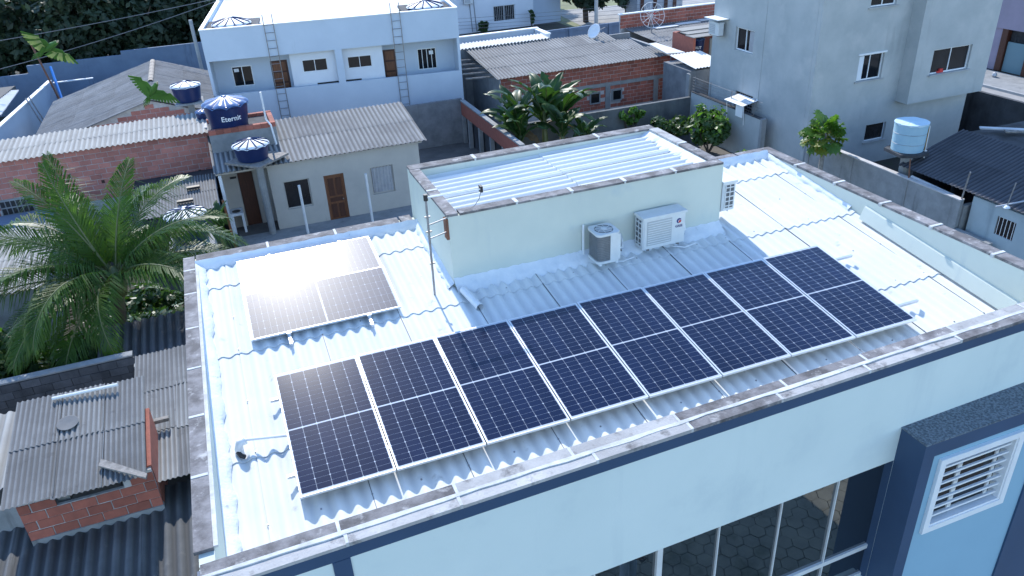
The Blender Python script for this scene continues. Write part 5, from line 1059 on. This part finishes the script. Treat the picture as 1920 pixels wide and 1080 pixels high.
# papaya
pp = thing('papaya_tree', 'papaya tree with a bright green umbrella crown in front of the yard wall', 'tree', (22.4, 16.6, G))
MB().tube([(22.4, 16.6, G), (22.45, 16.65, -5.3), (22.5, 16.7, -3.75)], [.12, .10, .07], 10).build('trunk', 'wood_grey', pp, smooth=True)
def papaya_leaf(m, seed):
    g_ = np.random.default_rng(seed); b = MB(); b.tube([(0, 0, 0), (.35, 0, .12), (.72, 0, .10)], [.014, .011, .008], 5); b.k = 1
    for k in range(9):
        a = R(-150+300*k/8)+math.pi*0; l = .36*(1-.25*abs(k-4)/4)*g_.uniform(.9, 1.1); dx, dy = math.cos(a), math.sin(a); c = np.array([.72, 0, .10]); px, py = -dy, dx
        mid = c+np.array([dx, dy, .05])*l*.55; tip = c+np.array([dx*l, dy*l, -.10-.06*g_.uniform()])
        for s in (-1, 1):
            b.add([c, mid+np.array([px, py, 0])*s*.075, tip, mid-np.array([0, 0, .015])], [(0, 1, 3), (1, 2, 3)])
            b.add([mid, mid+np.array([px*s*.15, py*s*.15, -.03])+np.array([dx, dy, 0])*.05, mid+np.array([dx, dy, 0])*.12], [(0, 1, 2)])
    return b.mesh('leaf', ['papaya_yellow', m])
pl_ = [papaya_leaf('papaya_leaf', k) for k in range(4)]+[papaya_leaf('papaya_yellow', 8)]
for k in range(58):
    el = random.uniform(-42, 60); inst(pl_[4] if el < -15 and k % 3 == 0 else pl_[k % 4], 'leaf', T(22.5, 16.7, -3.78-.3*random.random()) @ RZ(R(137.5*k)) @ RY(R(-el)) @ RX(R(random.uniform(-30, 30))) @ Matrix.Scale(random.uniform(.62, 1.05), 4), pp)
MB().lathe([(.03, .1), (.09, 0), (.08, -.14), (.02, -.2)], (22.44, 16.55, -4.05), 10).build('fruit', 'papaya_yellow', pp, smooth=True)
# shrubs
def shrub(name, label, c, rad, n, size, seed, m, m2=None, cat='bush', group=None, clumps=16):
    t = thing(name, label, cat, (c[0], c[1], G), group=group); V, Fc = leafcloud((c[0], c[1], c[2]), rad, n, size, seed, clumps)
    put(bpy.data.objects.new('foliage', npmesh('foliage', V, Fc, m)), I4, t)
    if m2: V, Fc = leafcloud((c[0], c[1], c[2]+rad[2]*.2), rad, n//5, size*.9, seed+50, clumps); put(bpy.data.objects.new('foliage', npmesh('foliage', V, Fc, m2)), I4, t)
    g_ = random.Random(seed)
    for k in range(5):
        a = 2*math.pi*k/5; MB().tube([(c[0], c[1], G), (c[0]+rad[0]*.3*math.cos(a), c[1]+rad[1]*.3*math.sin(a), (G+c[2])/2), (c[0]+rad[0]*.6*math.cos(a), c[1]+rad[1]*.6*math.sin(a), c[2]+rad[2]*.3)], [.05, .035, .015], 5).build('branch', 'bark', t)
    return t
shrub('leafy_bush', 'tall leafy bush against the wire-topped yard wall', (22.3, 24.3, -5.6), (1.0, 1.3, 1.15), 2600, .17, 21, 'bush_leaf', 'papaya_leaf')
shrub('leafy_bush', 'low dark bush in the yard corner behind the rooftop room', (21.3, 26.4, -6.2), (1.3, 1.1, .8), 1800, .17, 22, 'bush_leaf')
shrub('leafy_bush', 'dense low ground bush between the rear wall and the rooftop room', (19.0, 25.8, -6.4), (1.5, 1.0, .6), 1600, .17, 23, 'bush_leaf')
shrub('leafy_bush', 'small bright green sapling at the foot of the yard wall', (22.3, 21.6, -6.25), (.45, .45, .45), 300, .15, 24, 'papaya_leaf', clumps=6)
shrub('climbing_vine', 'thin vine straggling over the dull garden wall', (19.7, 27.6, -5.4), (.9, .25, .6), 420, .14, 25, 'papaya_leaf', cat='vine', clumps=9)
shrub('leafy_bush', 'dense green bush behind the block wall at left edge', (-7.4, 13.5, -4.75), (1.7, 1.4, 1.25), 5200, .15, 26, 'bush_leaf', 'papaya_leaf', clumps=22)
shrub('leafy_bush', 'leafy bush under the drooping palm fronds', (-5.3, 13.4, -5.0), (1.3, 1.2, 1.0), 3000, .15, 27, 'bush_leaf', 'palm_young', clumps=18)
shrub('leafy_bush', 'dark bush at the foot of the palm trunk', (-4.6, 14.3, -5.6), (1.5, 1.3, .9), 3200, .15, 34, 'bush_leaf', clumps=20)
shrub('leafy_bush', 'dark undergrowth between the palm and the tank plinth', (-3.6, 17.8, -5.9), (1.8, 1.5, .8), 2600, .15, 35, 'bush_leaf', clumps=20)
shrub('leafy_bush', 'shadowed bush beside the dark lean-to roof', (-3.0, 15.6, -5.8), (1.6, 1.2, .8), 2200, .15, 28, 'bush_leaf')
shrub('leafy_bush', 'bush growing behind the shed left of the palm', (-8.8, 16.6, -5.7), (1.4, 1.2, .9), 2000, .15, 29, 'bush_leaf')
shrub('yellow_shrub', 'shrub with yellow-orange leaves by the compound wall', (-8.9, 41.6, -5.7), (.7, .8, .8), 700, .2, 30, 'flower_yellow', 'papaya_leaf', cat='shrub', clumps=9)
shrub('leafy_bush', 'small green bush beside the gable roof eave', (-8.6, 43.8, -5.8), (.7, .9, .6), 500, .2, 31, 'bush_leaf', clumps=9)
shrub('pot_shrub', 'round dark shrub at the foot of the far white house', (23.4, 61.3, -6.2), (.6, .5, .6), 500, .22, 32, 'bush_leaf', cat='shrub', clumps=8)
shrub('pot_shrub', 'slim dark shrub right of the far barred window', (28.1, 61.3, -6.0), (.25, .25, .9), 250, .2, 33, 'bush_leaf', cat='shrub', clumps=7)
# woods and far trees
def tree(label, x, y, h, r, seed, m='forest_leaf', m2='forest_leaf_b', group='trees of the dark woods', n=5200, size=.34, tz=G):
    t = thing('forest_tree', label, 'tree', (x, y, tz), group=group); g_ = random.Random(seed)
    MB().tube([(x, y, tz), (x+g_.uniform(-.3, .3), y, tz+h*.35), (x+g_.uniform(-.6, .6), y, tz+h*.75)], [.28, .22, .08], 8).build('trunk', 'bark', t, smooth=True)
    for k in range(4):
        a = g_.uniform(0, 6.3); MB().tube([(x, y, tz+h*.35), (x+r*.35*math.cos(a), y+r*.35*math.sin(a), tz+h*.55), (x+r*.7*math.cos(a), y+r*.7*math.sin(a), tz+h*.72)], [.14, .09, .03], 6).build('limb', 'bark', t)
    for q, (mm, nn) in enumerate(((m, n), (m2, n//2))):
        V, Fc = leafcloud((x, y, tz+h*.58), (r, r*.9, h*.46), nn, size, seed*7+q, 34); put(bpy.data.objects.new('crown', npmesh('crown', V, Fc, mm)), I4, t)
lbl = ['dark tree at the far left of the woods', 'dark tree above the flying parakeet in the woods', 'dark tree in the left middle of the woods', 'dark tree in the middle of the woods', 'dark tree in the right middle of the woods', 'dark tree just left of the white block', 'dark tree behind the left roof tank of the white block']
for k in range(7): tree(lbl[k], -18.5+3.5*k, 57.5+(k % 3)*1.3, 7.6+(k % 2)*.8, 3.0, 40+k)
lbl2 = ['rear tree at the far left of the woods', 'rear tree in the left part of the woods', 'rear tree in the middle of the woods', 'rear tree in the right part of the woods', 'rear tree behind the white block roof']
for k in range(5): tree(lbl2[k], -20+5.5*k, 66+(k % 2)*2, 9.5, 4.2, 60+k, n=4200, size=.45)
tree('dark tree right of the utility pole', 33.2, 60.5, 7.5, 2.6, 80, group='trees beyond the far wall'); tree('dark tree behind the mesh dish', 36.6, 58.8, 7.0, 2.4, 81, group='trees beyond the far wall'); tree('dark tree far beyond the field', 31.6, 72, 8, 3, 82, group='trees beyond the far wall')

# ================================================================== two parakeets on the wing, near the camera
def parakeet(F, label, wl, wr, pale='bird_green'):
    t = thing('parakeet', label, 'bird', F=F, group='flying parakeets')
    prof = [(-.15, .002, .003), (-.12, .010, .006), (-.06, .022, .016), (0, .030, .028), (.05, .030, .030), (.085, .022, .024), (.10, .022, .023), (.118, .018, .019), (.13, .008, .010)]
    b = MB(); n = 12; V = [(x, a*math.cos(2*math.pi*k/n), c*math.sin(2*math.pi*k/n)) for x, a, c in prof for k in range(n)]
    b.add(V, [(i*n+k, i*n+(k+1) % n, (i+1)*n+(k+1) % n, (i+1)*n+k) for i in range(len(prof)-1) for k in range(n)]+[tuple(range(n))[::-1], tuple(range((len(prof)-1)*n, len(prof)*n))]); b.build('body', 'bird_green', t, F, smooth=True)
    MB().tube([(.125, 0, .004), (.142, 0, 0), (.146, 0, -.014)], [.009, .007, .002], 6).build('beak', 'bird_beak', t, F)
    for s in (-1, 1): MB().lathe([(.001, -.003), (.004, 0), (.001, .003)], (.112, s*.0175, .006), 8).build('eye', 'dark_plastic', t, F)
    for k in range(5):
        y = (k-2)*.007; MB().hexa([(-.12, y-.006, -.001), (-.12, y+.006, -.001), (-.29+abs(k-2)*.035, y*1.9+.003, -.001), (-.29+abs(k-2)*.035, y*1.9-.003, -.001), (-.12, y-.006, .002), (-.12, y+.006, .002), (-.29+abs(k-2)*.035, y*1.9+.003, .001), (-.29+abs(k-2)*.035, y*1.9-.003, .001)]).build('tail_feather', 'bird_green', t, F)
    for s, (el, sweep) in ((1, wl), (-1, wr)):
        Fw = F @ T(.05, s*.022, .012) @ RX(R(el)*s)
        b = MB(); cov = [(0, 0), (.03, .06), (.0, .12), (-.06, .10), (-.075, 0)]
        pts = [(x, s*y) for x, y in cov]; pts = pts if s < 0 else pts[::-1]
        b.prism(pts, -.003, .003); wo_ = b.build('wing', 'bird_green', t, Fw)
        for k in range(10):
            u = k/9; bx, by_ = .02-.085*u*.9, .115-.10*u; a = R(sweep-90+ (1-u)*-14+u*88); l = .145-.05*u
            dx, dy = math.cos(a+math.pi/2)*l, -math.sin(a+math.pi/2)*l
            dx, dy = -abs(math.sin(R(10+sweep+75*u)))*l, math.cos(R(10+sweep+75*u))*l
            px, py = dy/l*.017, -dx/l*.017
            q = [(bx-px, s*(by_-py)), (bx+px, s*(by_+py)), (bx+dx+px*.6, s*(by_+dy+py*.6)), (bx+dx-px*.6, s*(by_+dy-py*.6))]
            z = .002*k*.5; MB().add([(a_, b_, z-.001) for a_, b_ in q]+[(a_, b_, z+.001) for a_, b_ in q], [(0, 1, 2, 3), (4, 5, 6, 7), (0, 1, 5, 4), (1, 2, 6, 5), (2, 3, 7, 6), (3, 0, 4, 7)]).build('feather', pale if k % 3 or pale == 'bird_green' else 'bird_green', wo_, Fw)
    return t
parakeet(frame((-.70, -2.30, 5.57), (0.715, -0.564, 0.411), (-0.622, -0.259, 0.734)) @ Matrix.Scale(.58, 4), 'green parakeet with wings coloured pale for the backlight, in flight before the dark woods', (6, 14), (-4, 10), 'bird_backlit')
parakeet(frame((-.24, -2.35, 5.28), (0.47, -0.589, 0.654), (-0.796, 0.029, 0.601)) @ Matrix.Scale(.58, 4), 'darker green parakeet in flight before the gable roof', (-14, 26), (-6, 18))

# ================================================================== the person on the street, seen mirrored in the glazing
def person(F):
    t = thing('person', 'person in white shirt and grey trousers standing on the street, mirrored in the glazing', 'person', F=F)
    J = dict(pelvis=(0, 0, .98), belly=(0, .01, 1.14), chest=(0, .01, 1.34), neck=(0, 0, 1.50), head=(0, .03, 1.60), crown=(0, .02, 1.74))
    E = [('pelvis', 'belly', .15, .145), ]
    vs_ = []; es = []; rad = []
    def v(p, r): vs_.append(p); rad.append(r); return len(vs_)-1
    pv_ = v((0, 0, .98), .15); be = v((0, .01, 1.13), .14); ch = v((0, .01, 1.33), .155); nk = v((0, 0, 1.49), .06); hd = v((0, .025, 1.60), .095); cr = v((0, .015, 1.70), .085)
    es += [(pv_, be), (be, ch), (ch, nk), (nk, hd), (hd, cr)]
    for s in (-1, 1):
        hp = v((s*.10, 0, .90), .10); kn = v((s*.12, .03, .50), .066); an = v((s*.13, -.01, .09), .045); ft = v((s*.14, .14, .045), .040); es += [(pv_, hp), (hp, kn), (kn, an), (an, ft)]
        sh_ = v((s*.19, 0, 1.42), .066); el_ = v((s*.29, .05, 1.17), .048); wr = v((s*.10, .28, 1.12), .032); pm_ = v((s*.05, .35, 1.14), .036); es += [(ch, sh_), (sh_, el_), (el_, wr), (wr, pm_)]
        for k, (l, dz) in enumerate(((.075, .02), (.085, .007), (.08, -.007), (.065, -.02))):
            a = v((s*.045, .39, 1.14+dz), .0095); b_ = v((s*.035, .39+l*.55, 1.145+dz), .009); c_ = v((s*.015, .39+l*.8, 1.13+dz), .008); es += [(pm_, a), (a, b_), (b_, c_)]
        a = v((s*.03, .36, 1.175), .011); b_ = v((s*.01, .39, 1.185), .009); es += [(pm_, a), (a, b_)]
    me = bpy.data.meshes.new('body'); me.from_pydata(vs_, es, []); o = bpy.data.objects.new('body', me); put(o, F, t)
    sk_ = o.modifiers.new('skin', 'SKIN'); 
    lay = me.skin_vertices[0] if me.skin_vertices else None
    if lay is None:
        bm = bmesh.new(); bm.from_mesh(me); bm.verts.layers.skin.verify(); bm.to_mesh(me); bm.free(); lay = me.skin_vertices[0]
    for i, r in enumerate(rad): lay.data[i].radius = (r, r*.82 if i < 3 else r)
    lay.data[0].use_root = True
    su = o.modifiers.new('sub', 'SUBSURF'); su.levels = su.render_levels = 1
    me.materials.append(MATS['skin'])
    # shirt with short sleeves, trousers, hair, shoes
    b = MB(); b.lathe([(.175, .96), (.172, 1.12), (.185, 1.30), (.175, 1.42), (.10, 1.49), (.075, 1.51)], n=18, closed=False)
    b.v = [(x, y*.80, z) for x, y, z in b.v]
    for s in (-1, 1): b.tube([(s*.15, 0, 1.42), (s*.22, .01, 1.36), (s*.275, .04, 1.22)], [.085, .085, .08], 12, caps=False)
    b.build('shirt', 'cloth_white', t, F, smooth=True)
    b = MB(); b.lathe([(.165, 1.0), (.172, .92), (.16, .86)], n=18, closed=False)
    for s in (-1, 1): b.tube([(s*.09, 0, .92), (s*.115, .02, .52), (s*.13, -.01, .10)], [.115, .088, .075], 12, caps=False)
    b.build('trousers', 'cloth_trouser', t, F, smooth=True)
    b = MB(); b.lathe([(.112, 1.62), (.115, 1.68), (.09, 1.75), (.03, 1.785)], (0, 0, 0), 16); b.v = [(x, y*1.05-.0, z) for x, y, z in b.v]; b.build('hair', 'hair', t, F, smooth=True)
    for s in (-1, 1): MB().tube([(s*.13, -.05, .045), (s*.14, .10, .045), (s*.145, .19, .035)], [.05, .052, .03], 8).build('shoe', 'dark_plastic', t, F)
    for s in (-1, 1): MB().lathe([(.002, -.008), (.010, 0), (.002, .008)], (s*.034, .118, 1.625), 8).build('eye', 'white_paint', t, F)
    MB().tube([(0, .115, 1.625), (0, .140, 1.585)], [.010, .016], 6).build('nose', 'skin', t, F); MB().box(-.028, .108, 1.545, .028, .122, 1.553).build('mouth', 'rust', t, F)
    for s in (-1, 1): MB().lathe([(.004, -.03), (.014, 0), (.004, .03)], (s*.098, .01, 1.61), 8).build('ear', 'skin', t, F)
    rc = MB().box(-.07, .36, 1.115, .07, .46, 1.16).build('remote_control', 'dark_plastic', None, F, label='dark remote control held by the person on the street', cat='remote')
    return t
person(T(5.98, -4.95, G+.05) @ RZ(R(-10)))
